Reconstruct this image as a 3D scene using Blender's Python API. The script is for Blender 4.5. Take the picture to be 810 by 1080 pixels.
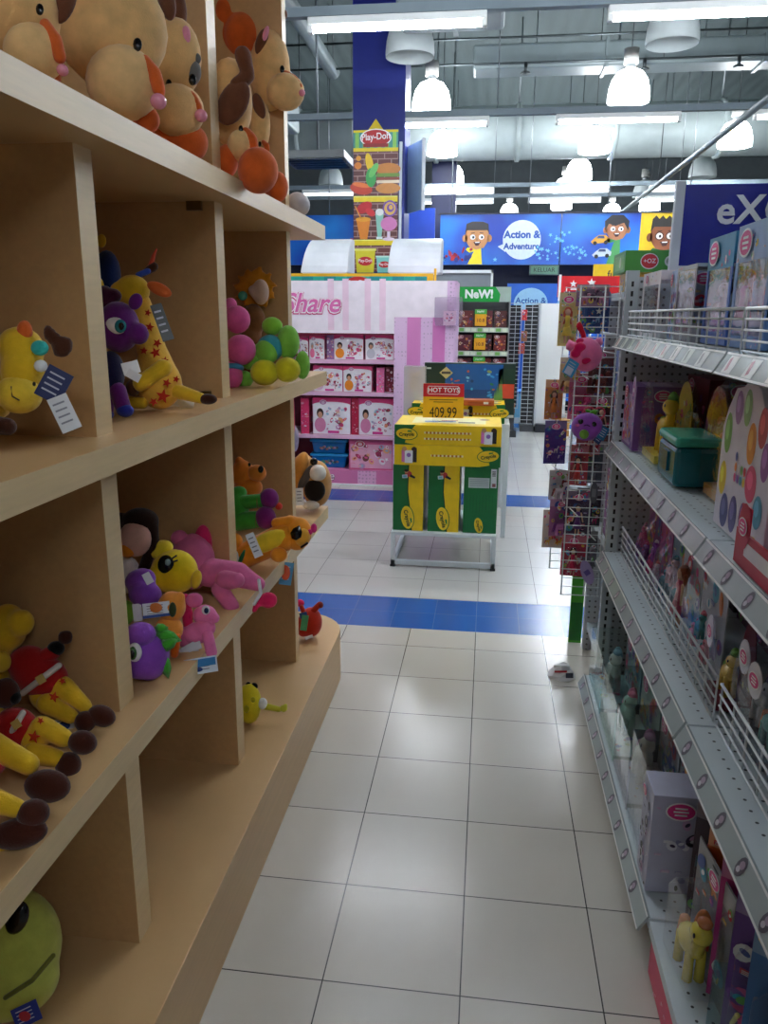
import bpy, math, random
from mathutils import Matrix, Vector
R=random.Random(7)
SC=bpy.context.scene; COL=SC.collection
for o in list(bpy.data.objects): bpy.data.objects.remove(o)
# ---------------- camera, exposure, world
HC=1.4133; YAW,PIT,ROL=0.1285,0.24759,0.0069
fw=Vector((-math.sin(YAW)*math.cos(PIT),math.cos(YAW)*math.cos(PIT),-math.sin(PIT)))
rt=Vector((math.cos(YAW),math.sin(YAW),0)); up=rt.cross(fw)
rt,up=math.cos(ROL)*rt+math.sin(ROL)*up,-math.sin(ROL)*rt+math.cos(ROL)*up
FACE=Matrix((rt,up,-fw)).transposed()        # toys on the shelves face the aisle end where people walk in
cam=bpy.data.cameras.new('camera'); co=bpy.data.objects.new('camera',cam); COL.objects.link(co)
cam.sensor_fit='VERTICAL'; cam.sensor_height=24.0; cam.lens=823.2/1080*24.0
cam.clip_start=.02; cam.clip_end=100
co.matrix_world=Matrix.Translation((0,0,HC))@FACE.to_4x4()
SC.camera=co
SC.view_settings.view_transform='Standard'; SC.view_settings.look='None'
SC.view_settings.gamma=1; SC.view_settings.use_curve_mapping=False
SC.view_settings.exposure=1.82
W=bpy.data.worlds.new('world'); SC.world=W; W.use_nodes=True
W.node_tree.nodes['Background'].inputs[0].default_value=(.8,.9,1,1); W.node_tree.nodes['Background'].inputs[1].default_value=.05
TUBE_E=34.0; BELL_E=9.0
# ---------------- materials
def lin(c):
    c=c/255.0
    return c/12.92 if c<=.04045 else ((c+.055)/1.055)**2.4
MC={}
def mat(kind,c=(255,255,255),e=1.0):
    k=(kind,tuple(c),e)
    if k in MC: return MC[k]
    m=bpy.data.materials.new('%s_%02x%02x%02x'%(kind,*[int(x) for x in c])); m.use_nodes=True
    nt=m.node_tree; N=nt.nodes; L=nt.links; b=N['Principled BSDF']; out=N['Material Output']
    col=(lin(c[0]),lin(c[1]),lin(c[2]),1)
    def node(t,**kw):
        n=N.new(t)
        for a,v in kw.items(): setattr(n,a,v)
        return n
    def noise(scale,detail=3,vec=None):
        tc=node('ShaderNodeTexCoord'); n=node('ShaderNodeTexNoise'); n.inputs['Scale'].default_value=scale; n.inputs['Detail'].default_value=detail
        if vec:
            mp=node('ShaderNodeMapping'); mp.inputs['Scale'].default_value=vec; L.new(tc.outputs['Object'],mp.inputs[0]); L.new(mp.outputs[0],n.inputs['Vector'])
        else: L.new(tc.outputs['Object'],n.inputs['Vector'])
        return n
    def vary(n,lo,hi,t=(.3,.7)):
        r=node('ShaderNodeValToRGB'); r.color_ramp.elements[0].position=t[0]; r.color_ramp.elements[1].position=t[1]
        r.color_ramp.elements[0].color=tuple(min(1,x*lo) for x in col[:3])+(1,); r.color_ramp.elements[1].color=tuple(min(1,x*hi) for x in col[:3])+(1,)
        L.new(n.outputs['Fac'],r.inputs[0]); L.new(r.outputs[0],b.inputs['Base Color'])
    def bump(n,s,d=.002):
        bp=node('ShaderNodeBump'); bp.inputs['Strength'].default_value=s; bp.inputs['Distance'].default_value=d
        L.new(n.outputs['Fac'],bp.inputs['Height']); L.new(bp.outputs[0],b.inputs['Normal'])
    b.inputs['Base Color'].default_value=col
    if kind=='plush':
        n=noise(420,2); vary(noise(30,3),.86,1.1); bump(n,.55,.0015); b.inputs['Roughness'].default_value=.95
        b.inputs['Sheen Weight'].default_value=.25; b.inputs['Specular IOR Level'].default_value=.1
    elif kind=='wood':
        n=noise(9,6,(1.2,1.0,14) if e==2 else ((1,.12,9) if e==1 else (9,.35,9))); vary(n,.94,1.03,(.3,.7)); b.inputs['Roughness'].default_value=.42
    elif kind=='tile': pass
    elif kind=='card':
        vary(noise(25,2),.95,1.04); b.inputs['Roughness'].default_value=.38
    elif kind=='gloss':
        vary(noise(14,2),.95,1.04); b.inputs['Roughness'].default_value=.18
    elif kind=='paint':
        vary(noise(6,4),.93,1.05); b.inputs['Roughness'].default_value=.45
    elif kind=='flat':
        vary(noise(4,4),.9,1.06); b.inputs['Roughness'].default_value=.8
    elif kind=='metal':
        vary(noise(40,3,(1,1,.1)),.9,1.05); b.inputs['Metallic'].default_value=.85; b.inputs['Roughness'].default_value=.35
    elif kind=='deck':
        tc=node('ShaderNodeTexCoord'); w=node('ShaderNodeTexWave'); w.inputs['Scale'].default_value=1.3; w.bands_direction='X'
        L.new(tc.outputs['Object'],w.inputs['Vector']); vary(w,.95,1.03); bump(w,.25,.03); b.inputs['Roughness'].default_value=.7
    elif kind=='peg':
        tc=node('ShaderNodeTexCoord'); v=node('ShaderNodeTexVoronoi'); v.inputs['Scale'].default_value=40; v.inputs['Randomness'].default_value=0
        L.new(tc.outputs['Object'],v.inputs['Vector']); r=node('ShaderNodeValToRGB'); r.color_ramp.elements[0].position=.16; r.color_ramp.elements[1].position=.2
        r.color_ramp.elements[0].color=(.12,.12,.12,1); r.color_ramp.elements[1].color=col; L.new(v.outputs['Distance'],r.inputs[0]); L.new(r.outputs[0],b.inputs['Base Color'])
    elif kind=='dots':
        tc=node('ShaderNodeTexCoord'); v=node('ShaderNodeTexVoronoi'); v.inputs['Scale'].default_value=34; v.inputs['Randomness'].default_value=.25
        L.new(tc.outputs['Object'],v.inputs['Vector']); r=node('ShaderNodeValToRGB'); r.color_ramp.elements[0].position=.28; r.color_ramp.elements[1].position=.36
        r.color_ramp.elements[0].color=tuple(x*.72 for x in col[:3])+(1,); r.color_ramp.elements[1].color=col; L.new(v.outputs['Distance'],r.inputs[0]); L.new(r.outputs[0],b.inputs['Base Color'])
    elif kind=='brick':
        tc=node('ShaderNodeTexCoord'); mp=node('ShaderNodeMapping'); mp.inputs['Rotation'].default_value=(math.pi/2,0,0); br=node('ShaderNodeTexBrick')
        br.inputs['Scale'].default_value=1; br.inputs['Brick Width'].default_value=.13; br.inputs['Row Height'].default_value=.05; br.inputs['Mortar Size'].default_value=.005
        br.inputs['Color1'].default_value=(.16,.035,.03,1); br.inputs['Color2'].default_value=(.11,.03,.03,1); br.inputs['Mortar'].default_value=(.4,.22,.2,1)
        L.new(tc.outputs['Object'],mp.inputs[0]); L.new(mp.outputs[0],br.inputs['Vector']); L.new(br.outputs[0],b.inputs['Base Color']); b.inputs['Roughness'].default_value=.4
    elif kind=='signblue':
        # printed backdrop with lighter blotches
        n=noise(1.1,2); r=node('ShaderNodeValToRGB'); r.color_ramp.elements[0].color=(lin(6),lin(62),lin(178),1); r.color_ramp.elements[1].color=(lin(30),lin(140),lin(226),1)
        r.color_ramp.elements[0].position=.38; r.color_ramp.elements[1].position=.66; L.new(n.outputs['Fac'],r.inputs[0]); L.new(r.outputs[0],b.inputs['Base Color']); b.inputs['Roughness'].default_value=.35
    elif kind=='clear':
        t=node('ShaderNodeBsdfTransparent'); g=node('ShaderNodeBsdfGlossy'); g.inputs['Roughness'].default_value=.04
        t.inputs[0].default_value=tuple(.75+.25*x for x in col[:3])+(1,); g.inputs[0].default_value=(1,1,1,1)
        lw=node('ShaderNodeLayerWeight'); pw=node('ShaderNodeMath',operation='POWER'); pw.inputs[1].default_value=3.0; fr=node('ShaderNodeMath',operation='MULTIPLY_ADD'); fr.inputs[1].default_value=.45; fr.inputs[2].default_value=.025; L.new(lw.outputs['Facing'],pw.inputs[0]); L.new(pw.outputs[0],fr.inputs[0]); mx=node('ShaderNodeMixShader')
        n=noise(22,3); bp=node('ShaderNodeBump'); bp.inputs['Strength'].default_value=.16; bp.inputs['Distance'].default_value=.01
        L.new(n.outputs['Fac'],bp.inputs['Height']); L.new(bp.outputs[0],g.inputs['Normal']); L.new(bp.outputs[0],lw.inputs['Normal'])
        L.new(fr.outputs[0],mx.inputs[0]); L.new(t.outputs[0],mx.inputs[1]); L.new(g.outputs[0],mx.inputs[2]); L.new(mx.outputs[0],out.inputs[0])
    elif kind=='tint':
        t=node('ShaderNodeBsdfTransparent'); t.inputs[0].default_value=col; mx=node('ShaderNodeMixShader'); mx.inputs[0].default_value=e
        n=noise(18,2); rr=node('ShaderNodeMapRange'); rr.inputs[3].default_value=.08; rr.inputs[4].default_value=.3; L.new(n.outputs['Fac'],rr.inputs[0]); L.new(rr.outputs[0],b.inputs['Roughness'])
        L.new(t.outputs[0],mx.inputs[1]); L.new(b.outputs[0],mx.inputs[2]); L.new(mx.outputs[0],out.inputs[0])
    elif kind=='emit':
        b.inputs['Emission Color'].default_value=col; b.inputs['Emission Strength'].default_value=e
        n=noise(3,1); rr=node('ShaderNodeMapRange'); rr.inputs[3].default_value=e*.95; rr.inputs[4].default_value=e*1.05; L.new(n.outputs['Fac'],rr.inputs[0]); L.new(rr.outputs[0],b.inputs['Emission Strength'])
    MC[k]=m; return m
def tile_mat(name,w,ox,oy,c1,c2,mort,ms):
    m=bpy.data.materials.new(name); m.use_nodes=True; nt=m.node_tree; N=nt.nodes; L=nt.links; b=N['Principled BSDF']
    tc=N.new('ShaderNodeTexCoord'); mp=N.new('ShaderNodeMapping'); mp.inputs['Location'].default_value=(-ox+50*w,-oy+50*w,0); br=N.new('ShaderNodeTexBrick')
    br.offset=0; br.inputs['Scale'].default_value=1; br.inputs['Brick Width'].default_value=w; br.inputs['Row Height'].default_value=w; br.inputs['Mortar Size'].default_value=ms; br.inputs['Mortar Smooth'].default_value=.1
    for i,c in (('Color1',c1),('Color2',c2),('Mortar',mort)): br.inputs[i].default_value=(lin(c[0]),lin(c[1]),lin(c[2]),1)
    L.new(tc.outputs['Object'],mp.inputs[0]); L.new(mp.outputs[0],br.inputs['Vector']); L.new(br.outputs[0],b.inputs['Base Color'])
    n=N.new('ShaderNodeTexNoise'); n.inputs['Scale'].default_value=3; n.inputs['Detail'].default_value=2; L.new(tc.outputs['Object'],n.inputs['Vector'])
    r=N.new('ShaderNodeMapRange'); r.inputs[3].default_value=.2; r.inputs[4].default_value=.27; L.new(n.outputs['Fac'],r.inputs[0]); L.new(r.outputs[0],b.inputs['Roughness'])
    n2=N.new('ShaderNodeTexNoise'); n2.inputs['Scale'].default_value=160; L.new(tc.outputs['Object'],n2.inputs['Vector'])
    mth=N.new('ShaderNodeMath'); mth.operation='MULTIPLY_ADD'; mth.inputs[1].default_value=-1.0; L.new(br.outputs['Fac'],mth.inputs[0]); 
    m2=N.new('ShaderNodeMath'); m2.operation='MULTIPLY'; m2.inputs[1].default_value=.12; L.new(n2.outputs['Fac'],m2.inputs[0]); L.new(m2.outputs[0],mth.inputs[2])
    bp=N.new('ShaderNodeBump'); bp.inputs['Strength'].default_value=.25; bp.inputs['Distance'].default_value=.0012; L.new(mth.outputs[0],bp.inputs['Height']); L.new(bp.outputs[0],b.inputs['Normal'])
    return m
# ---------------- mesh building
TXC={}
def text_mesh(s,size,bold,shear,align):
    k=(s,round(size,5),bold,shear,align)
    if k in TXC: return TXC[k]
    cu=bpy.data.curves.new('lettering','FONT'); cu.body=s; cu.size=size; cu.offset=bold*size; cu.shear=shear; cu.align_x=align; cu.align_y='CENTER'; cu.resolution_u=3
    o=bpy.data.objects.new('lettering',cu); me=o.to_mesh()
    v=[tuple(x.co) for x in me.vertices]; f=[tuple(p.vertices) for p in me.polygons]
    o.to_mesh_clear(); bpy.data.objects.remove(o); bpy.data.curves.remove(cu)
    TXC[k]=(v,f); return TXC[k]
I4=Matrix.Identity(4)
def frame(o,x,y,z): # columns
    return Matrix(((x[0],y[0],z[0],o[0]),(x[1],y[1],z[1],o[1]),(x[2],y[2],z[2],o[2]),(0,0,0,1)))
def front(x,y,z): return frame((x,y,z),(1,0,0),(0,0,1),(0,-1,0))     # surface facing -Y
def topf(x,y,z): return frame((x,y,z),(1,0,0),(0,1,0),(0,0,1))
def leftf(x,y,z): return frame((x,y,z),(0,-1,0),(0,0,1),(-1,0,0))   # surface facing -X
def rightf(x,y,z): return frame((x,y,z),(0,1,0),(0,0,1),(1,0,0))
def star_pts(u,v,r,n=5,inner=.42,rot=0):
    return [(u+(r if i%2==0 else r*inner)*math.sin(rot+i*math.pi/n),v+(r if i%2==0 else r*inner)*math.cos(rot+i*math.pi/n)) for i in range(2*n)]
class MB:
    def __init__(s,origin=(0,0,0)): s.v=[];s.f=[];s.m=[];s.sm=[];s.mats=[];s.org=Vector(origin)
    def mi(s,m):
        if m not in s.mats: s.mats.append(m)
        return s.mats.index(m)
    def add(s,vs,fs,m,M=None,smooth=False):
        b=len(s.v); i=s.mi(m)
        for p in vs:
            p=Vector(p)
            if M is not None: p=M@p
            s.v.append(p-s.org)
        for f in fs: s.f.append(tuple(b+k for k in f)); s.m.append(i); s.sm.append(smooth)
        return s
    def box(s,c,d,m,M=None):
        x,y,z=d[0]/2,d[1]/2,d[2]/2
        vs=[(c[0]+a*x,c[1]+b*y,c[2]+e*z) for a in(-1,1) for b in(-1,1) for e in(-1,1)]
        return s.add(vs,[(0,1,3,2),(4,6,7,5),(0,4,5,1),(2,3,7,6),(0,2,6,4),(1,5,7,3)],m,M)
    def box2(s,a,b,m,M=None): return s.box([(a[i]+b[i])/2 for i in range(3)],[abs(b[i]-a[i]) for i in range(3)],m,M)
    def ell(s,c,r,m,rot=None,nu=16,nv=10,M=None):
        Q=rot if rot is not None else Matrix.Identity(3); vs=[];c=Vector(c)
        vs.append(c+Q@Vector((0,0,r[2])))
        for j in range(1,nv):
            t=math.pi*j/nv
            for i in range(nu):
                p=2*math.pi*i/nu; vs.append(c+Q@Vector((r[0]*math.sin(t)*math.cos(p),r[1]*math.sin(t)*math.sin(p),r[2]*math.cos(t))))
        vs.append(c+Q@Vector((0,0,-r[2]))); fs=[]
        for i in range(nu): fs.append((0,1+i,1+(i+1)%nu))
        for j in range(nv-2):
            for i in range(nu):
                a=1+j*nu+i;b=1+j*nu+(i+1)%nu; fs.append((a,a+nu,b+nu,b))
        l=len(vs)-1;k=1+(nv-2)*nu
        for i in range(nu): fs.append((l,k+(i+1)%nu,k+i))
        return s.add(vs,fs,m,M,True)
    def axis(s,p0,p1):
        a=(Vector(p1)-Vector(p0)); L=a.length; a=a/L if L>1e-9 else Vector((0,0,1))
        h=Vector((0,0,1)) if abs(a.z)<.9 else Vector((1,0,0)); x=h.cross(a).normalized(); y=a.cross(x)
        return frame(p0,x,y,a),L
    def lathe(s,prof,m,M=None,n=20,smooth=True,closed=True):
        vs=[];fs=[]
        for r,z in prof:
            for i in range(n): vs.append((r*math.cos(2*math.pi*i/n),r*math.sin(2*math.pi*i/n),z))
        for j in range(len(prof)-1):
            for i in range(n): fs.append((j*n+i,j*n+(i+1)%n,(j+1)*n+(i+1)%n,(j+1)*n+i))
        if closed: fs.append(tuple(reversed(range(n)))); fs.append(tuple(range((len(prof)-1)*n,len(prof)*n)))
        return s.add(vs,fs,m,M,smooth)
    def cap(s,p0,r0,p1,r1,m,n=14,M=None):
        A,L=s.axis(p0,p1); pr=[]
        for k in range(5): t=math.pi/2*k/5; pr.append((max(1e-4,r0*math.sin(t)),-r0*math.cos(t)))
        pr.append((r0,0)); pr.append((r1,L))
        for k in range(1,6): t=math.pi/2*k/5; pr.append((max(1e-4,r1*math.cos(t)),L+r1*math.sin(t)))
        return s.lathe(pr,m,A if M is None else M@A,n)
    def cyl(s,p0,p1,r,m,n=10,r1=None,M=None):
        A,L=s.axis(p0,p1); return s.lathe([(r,0),(r1 if r1 is not None else r,L)],m,A if M is None else M@A,n)
    def tube(s,pts,r,m,n=8,M=None):
        for a,b in zip(pts[:-1],pts[1:]): s.cyl(a,b,r,m,n,M=M)
        return s
    def prism(s,pts,d,m,M):
        n=len(pts); vs=[(p[0],p[1],0) for p in pts]+[(p[0],p[1],d) for p in pts]
        return s.add(vs,[tuple(reversed(range(n))),tuple(range(n,2*n))]+[(i,(i+1)%n,n+(i+1)%n,n+i) for i in range(n)],m,M)
    # flat print on a surface; layer k lifts it so prints stack
    def pg(s,M,pts,m,k=1):
        return s.add([(p[0],p[1],.0004*k) for p in pts],[tuple(range(len(pts)))],m,M)
    def rc(s,M,u,v,w,h,m,k=1,rot=0):
        c,q=math.cos(rot),math.sin(rot)
        return s.pg(M,[(u+a*w/2*c-b*h/2*q,v+a*w/2*q+b*h/2*c) for a,b in((-1,-1),(1,-1),(1,1),(-1,1))],m,k)
    def dc(s,M,u,v,a,b,m,k=1,rot=0,n=20):
        c,q=math.cos(rot),math.sin(rot)
        return s.pg(M,[(u+a*math.cos(t)*c-b*math.sin(t)*q,v+a*math.cos(t)*q+b*math.sin(t)*c) for t in [2*math.pi*i/n for i in range(n)]],m,k)
    def st(s,M,u,v,r,m,k=1,rot=0): return s.pg(M,star_pts(u,v,r,rot=rot),m,k)
    def tx(s,M,u,v,t,size,m,k=1,bold=0,shear=0,align='CENTER',rot=0,sx=1):
        vs,fs=text_mesh(t,size,bold,shear,align)
        return s.add([(p[0]*sx,p[1],.0004*k) for p in vs],fs,m,M@Matrix.Translation((u,v,0))@Matrix.Rotation(rot,4,'Z'))
    def build(s,name,parent=None,bevel=0,remesh=0,solid=0):
        me=bpy.data.meshes.new(name); me.from_pydata([tuple(p) for p in s.v],[],s.f); 
        for m in s.mats: me.materials.append(m)
        me.polygons.foreach_set('material_index',s.m); me.polygons.foreach_set('use_smooth',s.sm); me.update()
        o=bpy.data.objects.new(name,me); COL.objects.link(o)
        if parent is None: o.location=s.org
        if parent is not None: o.parent=parent
        if bevel:
            b=o.modifiers.new('bevel','BEVEL'); b.width=bevel; b.segments=2; b.limit_method='ANGLE'; b.angle_limit=.7
        if remesh:
            q=o.modifiers.new('remesh','REMESH'); q.mode='VOXEL'; q.voxel_size=remesh; q.use_smooth_shade=True
            q=o.modifiers.new('smooth','SMOOTH'); q.iterations=5; q.factor=.5
        return o
def tag(o,label,cat,group=None,kind=None):
    o['label']=label; o['category']=cat
    if group: o['group']=group
    if kind: o['kind']=kind
    return o
def T(name,label,cat,loc=(0,0,0),rz=0,group=None):
    o=bpy.data.objects.new(name,None); COL.objects.link(o); o.location=loc; o.rotation_euler=(0,0,rz); o.empty_display_size=.05
    return tag(o,label,cat,group)
def struct(o): o['kind']='structure'; return o
def dup(root,loc,rz=None,label=None,group=None):
    r=root.copy(); COL.objects.link(r); r.location=loc
    if rz is not None: r.rotation_euler=(0,0,rz)
    if label: r['label']=label
    if group: r['group']=group
    for ch in list(root.children):
        c=ch.copy(); COL.objects.link(c); c.parent=r
        for g in ch.children:
            d=g.copy(); COL.objects.link(d); d.parent=c
    return r
white=mat('paint',(232,234,232)); blackm=mat('card',(14,12,12))
def card(*c): return mat('card',c)
# ================= the room
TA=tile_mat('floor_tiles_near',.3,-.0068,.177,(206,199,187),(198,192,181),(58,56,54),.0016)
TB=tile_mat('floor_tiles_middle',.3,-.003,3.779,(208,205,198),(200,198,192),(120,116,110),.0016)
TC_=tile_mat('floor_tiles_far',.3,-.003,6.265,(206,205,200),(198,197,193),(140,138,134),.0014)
TD=tile_mat('blue_tiles',.2,-.007,3.375,(34,96,176),(28,86,164),(86,120,170),.0013)
TE=tile_mat('blue_tiles_second',.2,-.003,5.865,(30,86,166),(24,78,154),(86,120,170),.0013)
TF=tile_mat('blue_tiles_third',.2,-.003,10.26,(30,86,166),(24,78,154),(86,120,170),.0013)
fl=MB()
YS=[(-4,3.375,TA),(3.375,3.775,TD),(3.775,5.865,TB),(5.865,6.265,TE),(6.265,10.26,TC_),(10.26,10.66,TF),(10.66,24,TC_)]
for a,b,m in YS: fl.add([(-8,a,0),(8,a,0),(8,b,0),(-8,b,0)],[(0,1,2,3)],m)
struct(fl.build('floor'))
deck=mat('deck',(82,96,98)); wallm=mat('flat',(150,158,162)); dark=mat('flat',(40,44,50))
struct(MB().box2((-8,-4,5.6),(8,24,5.75),deck).build('ceiling'))
struct(MB().box2((-8,23.9,0),(8,24,5.6),mat('flat',(96,104,108))).build('wall_back'))
struct(MB().box2((-8,-4.1,0),(8,-4,5.6),wallm).build('wall_front'))
struct(MB().box2((-8.1,-4,0),(-8,24,5.6),wallm).build('wall_left'))
struct(MB().box2((8,-4,0),(8.1,24,5.6),wallm).build('wall_right'))
navy=mat('paint',(16,34,130))
struct(MB().box2((-1.36,8.02,0),(-.86,8.5,5.6),navy).build('pillar'))
struct(MB().box2((-.98,13.2,0),(-.6,13.6,4.1),mat('paint',(14,26,80))).build('pillar'))
# ================= ceiling services
duct_m=mat('paint',(168,180,180)); grey=mat('paint',(112,124,126)); pipe_m=mat('metal',(150,156,160))
def pipe(name,label,p0,p1,r,m,heads=0):
    b=MB(p0); b.cyl(p0,p1,r,m,14); 
    n=heads or int((Vector(p1)-Vector(p0)).length/3)+1
    for i in range(n+1):
        p=Vector(p0).lerp(Vector(p1),i/n); b.cyl(p,(p[0],p[1],5.598),.006,mat('metal',(90,94,96)),6)
    return tag(b.build(name),label,'pipe')
def duct_round(label,y,z,r,x0,x1,m,bands):
    t=T('air_duct',label,'duct',(x0,y,z)); b=MB((x0,y,z))
    n=28; b.lathe([(r,0),(r,x1-x0)],m,frame((x0,y,z),(0,1,0),(0,0,1),(1,0,0)),n); b.build('duct_pipe',t)
    for x in bands:
        b=MB((x0,y,z)); b.lathe([(r,-.04),(r+.03,-.03),(r+.03,.03),(r,.04)],m,frame((x,y,z),(0,1,0),(0,0,1),(1,0,0)),n,closed=False)
        b.cyl((x,y,z+r),(x,y,5.598),.012,pipe_m,6); b.build('duct_band',t)
duct_round('large pale round air duct crossing the ceiling above the second lamp row',12.85,4.06,.37,-7,7.5,duct_m,(-3,-.9,.32,1.7,3.2,5))
def box_duct(label,a,b_,m,seams,axis=0):
    t=T('air_duct',label,'duct',a); b=MB(a).box2(a,b_,m).build('duct_casing',t,bevel=.03)
    for s in seams:
        q=MB(a); lo=list(a);hi=list(b_); lo[axis]=s-.02;hi[axis]=s+.02
        for k in range(3):
            if k!=axis: lo[k]-=.02;hi[k]+=.02
        q.box2(lo,hi,m); q.build('duct_flange',t)
box_duct('grey flat air duct crossing the ceiling nearest the camera',(-.3,10.0,4.16),(7.5,10.4,4.42),grey,(1.2,2.9,4.6))
box_duct('long white square air duct running along the left of the ceiling',(-3.6,2.4,3.42),(-2.25,9.6,4.0),duct_m,(4.2,6,7.8),1)
box_duct('short grey duct box hanging by the blue pillar near the ceiling',(-.78,6.5,3.60),(.03,7.0,4.0),grey,(-.35,),0)
vt=T('ceiling_vent','grey louvred air vent hanging left of the poster pillar','vent',(-1.85,8.6,2.95))
MB((-1.85,8.6,2.95)).cyl((-1.85,8.7,2.97),(-1.85,8.7,5.598),.012,pipe_m,6).box2((-2.15,8.3,2.94),(-1.5,8.95,3.01),mat('paint',(120,124,126))).build('frame',vt)
for k in range(5):
    q=MB((-1.85,8.6,2.95)).box((-1.82,8.37+k*.12,2.934),(.58,.09,.012),mat('metal',(60,64,66)),None); q.build('louvre',vt)
pipe('ceiling_pipe','thick grey pipe running along the ceiling left of the pillar',(-1.95,1,4.2),(-1.95,10.1,4.2),.08,grey)
pipe('ceiling_pipe','thinner grey pipe running along the ceiling beside the thick one',(-1.5,1,4.75),(-1.5,10.1,4.75),.05,grey)
pipe('conduit','straight grey conduit running away above the right shelves toward the far lamps',(2.13,2,3.1),(2.13,16,3.1),.03,mat('paint',(96,106,110)),3)
for z,y in ((4.35,9.6),(4.18,9.9)):
    pipe('sprinkler_pipe','thin dark sprinkler pipe crossing above the large duct, %s of the two'%('upper' if z>4.2 else 'lower'),(-6,y,z),(7,y,z),.012,mat('metal',(84,92,94)))
for i,x in enumerate((.3,1.6,2.6,3.4)):
    h=T('sprinkler','small dark sprinkler head above the large duct','sprinkler',(x,9.9,4.1),0,'sprinkler heads'); MB((x,9.9,4.1)).cyl((x,9.9,4.18),(x,9.9,4.08),.02,mat('metal',(70,76,78))).lathe([(.06,0),(.05,.015)],mat('metal',(70,76,78)),Matrix.Translation((x,9.9,4.07)),10).build('head',h)
# hanging rails with tube lights
TG='tube lights on the ceiling rails'
def tube_light(k=1.0):
    t=T('tube_light','','light',(0,0,0),0,TG)
    MB().box((0,0,.05),(1.12,.07,.045),white).build('batten',t,bevel=.006)
    MB().cyl((-.53,0,.005),(.53,0,.005),.016,mat('emit',(238,246,255),TUBE_E*k),12).build('tube',t)
    for sx in(-1,1): MB().box((sx*.545,0,.012),(.03,.05,.05),white).build('end_cap',t)
    return t
proto=None; dim={}
rows=[(5.43,[-.645,1.2,2.95]),(8.06,[-.63,1.1,2.85,4.6]),(12.3,[-.56,1.08,2.75,-2.3]),(13.35,[-.56,1.1,2.75])]
for y,xs in rows:
    rail=T('lighting_rail','pale metal lighting rail hung across the ceiling, %s'%{5.43:'nearest row with the bright tubes',8.06:'second row at the poster pillar top',12.3:'third row over the blue sign',13.35:'farthest row over the blue sign'}[y],'rail',(-6,y,3.25))
    MB((-6,y,3.25)).box2((-6,y-.03,3.225),(7,y+.03,3.28),mat('paint',(120,134,142))).build('channel',rail)
    for x in (-5,-2.1,.0,2.6,5):
        MB((-6,y,3.25)).cyl((x,y,3.28),(x,y,5.598),.006,pipe_m,6).build('hanger',rail)
    for i,x in enumerate(xs):
        lab='white tube light, %s on the %s ceiling rail'%(('left of the blue pillar lamp' if x<-1 else 'at the blue pillar' if x<0 else 'first to the right of the pillar' if x<2 else 'second to the right of the pillar' if x<4 else 'third to the right of the pillar'),{5.43:'nearest',8.06:'second',12.3:'third',13.35:'farthest'}[y])
        if proto is None: proto=tube_light(); proto['label']=lab; proto.location=(x,y,3.15)
        elif y>7:
            kk=.4 if y<9 else .06
            if kk not in dim: dim[kk]=tube_light(kk); dim[kk]['label']=lab; dim[kk].location=(x,y,3.15)
            else: dup(dim[kk],(x,y,3.15),None,lab)
        else: dup(proto,(x,y,3.15),None,lab)
for x,y in TUBES_BEHIND if 'TUBES_BEHIND' in globals() else ((-.9,3.85),(.5,3.85),(1.9,3.85),(3.3,3.85),(-2.4,5.43),(1.4,-1.9),(0,-1.2)):  # unseen tubes added overhead to brighten the mid aisle and near toys
    dup(proto,(x,y,3.15),None,'unseen tube light added as fill over the aisle, out of view',TG)
def bell(lit):
    t=T('pendant_lamp','','lamp')
    m=mat('emit',(244,250,255),BELL_E) if lit else mat('paint',(206,214,214))
    MB().lathe([(.21,0),(.214,.03),(.205,.12),(.18,.21),(.13,.28),(.05,.315)],m,None,24,closed=False).build('shade',t)
    if lit: MB().ell((0,0,.14),(.06,.06,.08),mat('emit',(250,252,255),BELL_E*4),nv=8,nu=12).build('bulb',t)
    MB().cyl((0,0,.31),(0,0,.36),.05,pipe_m,12).cyl((0,0,.36),(0,0,.5),.075,mat('paint',(150,150,146)),14).build('gear_box',t)
    MB().cyl((0,0,.5),(0,0,2.015),.006,mat('metal',(90,94,96)),6).build('cord',t)
    return t
LIT=None;UN=None
LM=[(-.72,9.4,1,'first lit bell lamp to the right of the blue pillar, nearest in its row'),(1.35,9.2,1,'large lit bell lamp right of the picture middle, under the second tube'),(3.1,11.6,1,'lit bell lamp at the right edge above the blue sign'),(-.74,11.8,1,'second lit bell lamp in the row by the blue pillar'),(1.33,11.8,1,'second lit bell lamp in the right row'),(1.36,14.0,1,'third lit bell lamp in the right row'),(-.73,14.3,1,'third lit bell lamp in the row by the pillar'),(1.3,15.8,1,'fourth lit bell lamp in the right row'),(1.4,17.7,1,'fifth lit bell lamp in the right row, low behind the rails'),(-.73,15.9,1,'fourth lit bell lamp in the row by the pillar'),(.36,19.2,1,'small far lit bell lamp just above the round sign bubble'),(3.24,18,1,'small far lit bell lamp above the boy in glasses'),(2.67,19.4,1,'small far lit bell lamp above the black haired boy'),(-.77,7.5,0,'unlit bell lamp behind the nearest left tube light'),(1.4,7.4,0,'unlit bell lamp behind the nearest right tube light'),(-2.82,14.3,0,'unlit bell lamp left of the poster pillar'),(3.3,14.0,0,'unlit bell lamp under the big duct at the right'),(-2.2,15.8,1,'lit bell lamp behind the poster pillar, at its left edge'),(2.8,16.2,0,'unlit bell lamp far off under the duct, left of the other unlit one')]
for x,y,l,lab in LM:
    src=LIT if l else UN
    if src is None:
        src=bell(l); src['label']=lab; src.location=(x,y,3.58)
        if l: LIT=src
        else: UN=src
        src['group']='lit bell pendant lamps' if l else 'unlit bell pendant lamps'
    else: dup(src,(x,y,3.58),None,lab)
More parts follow.
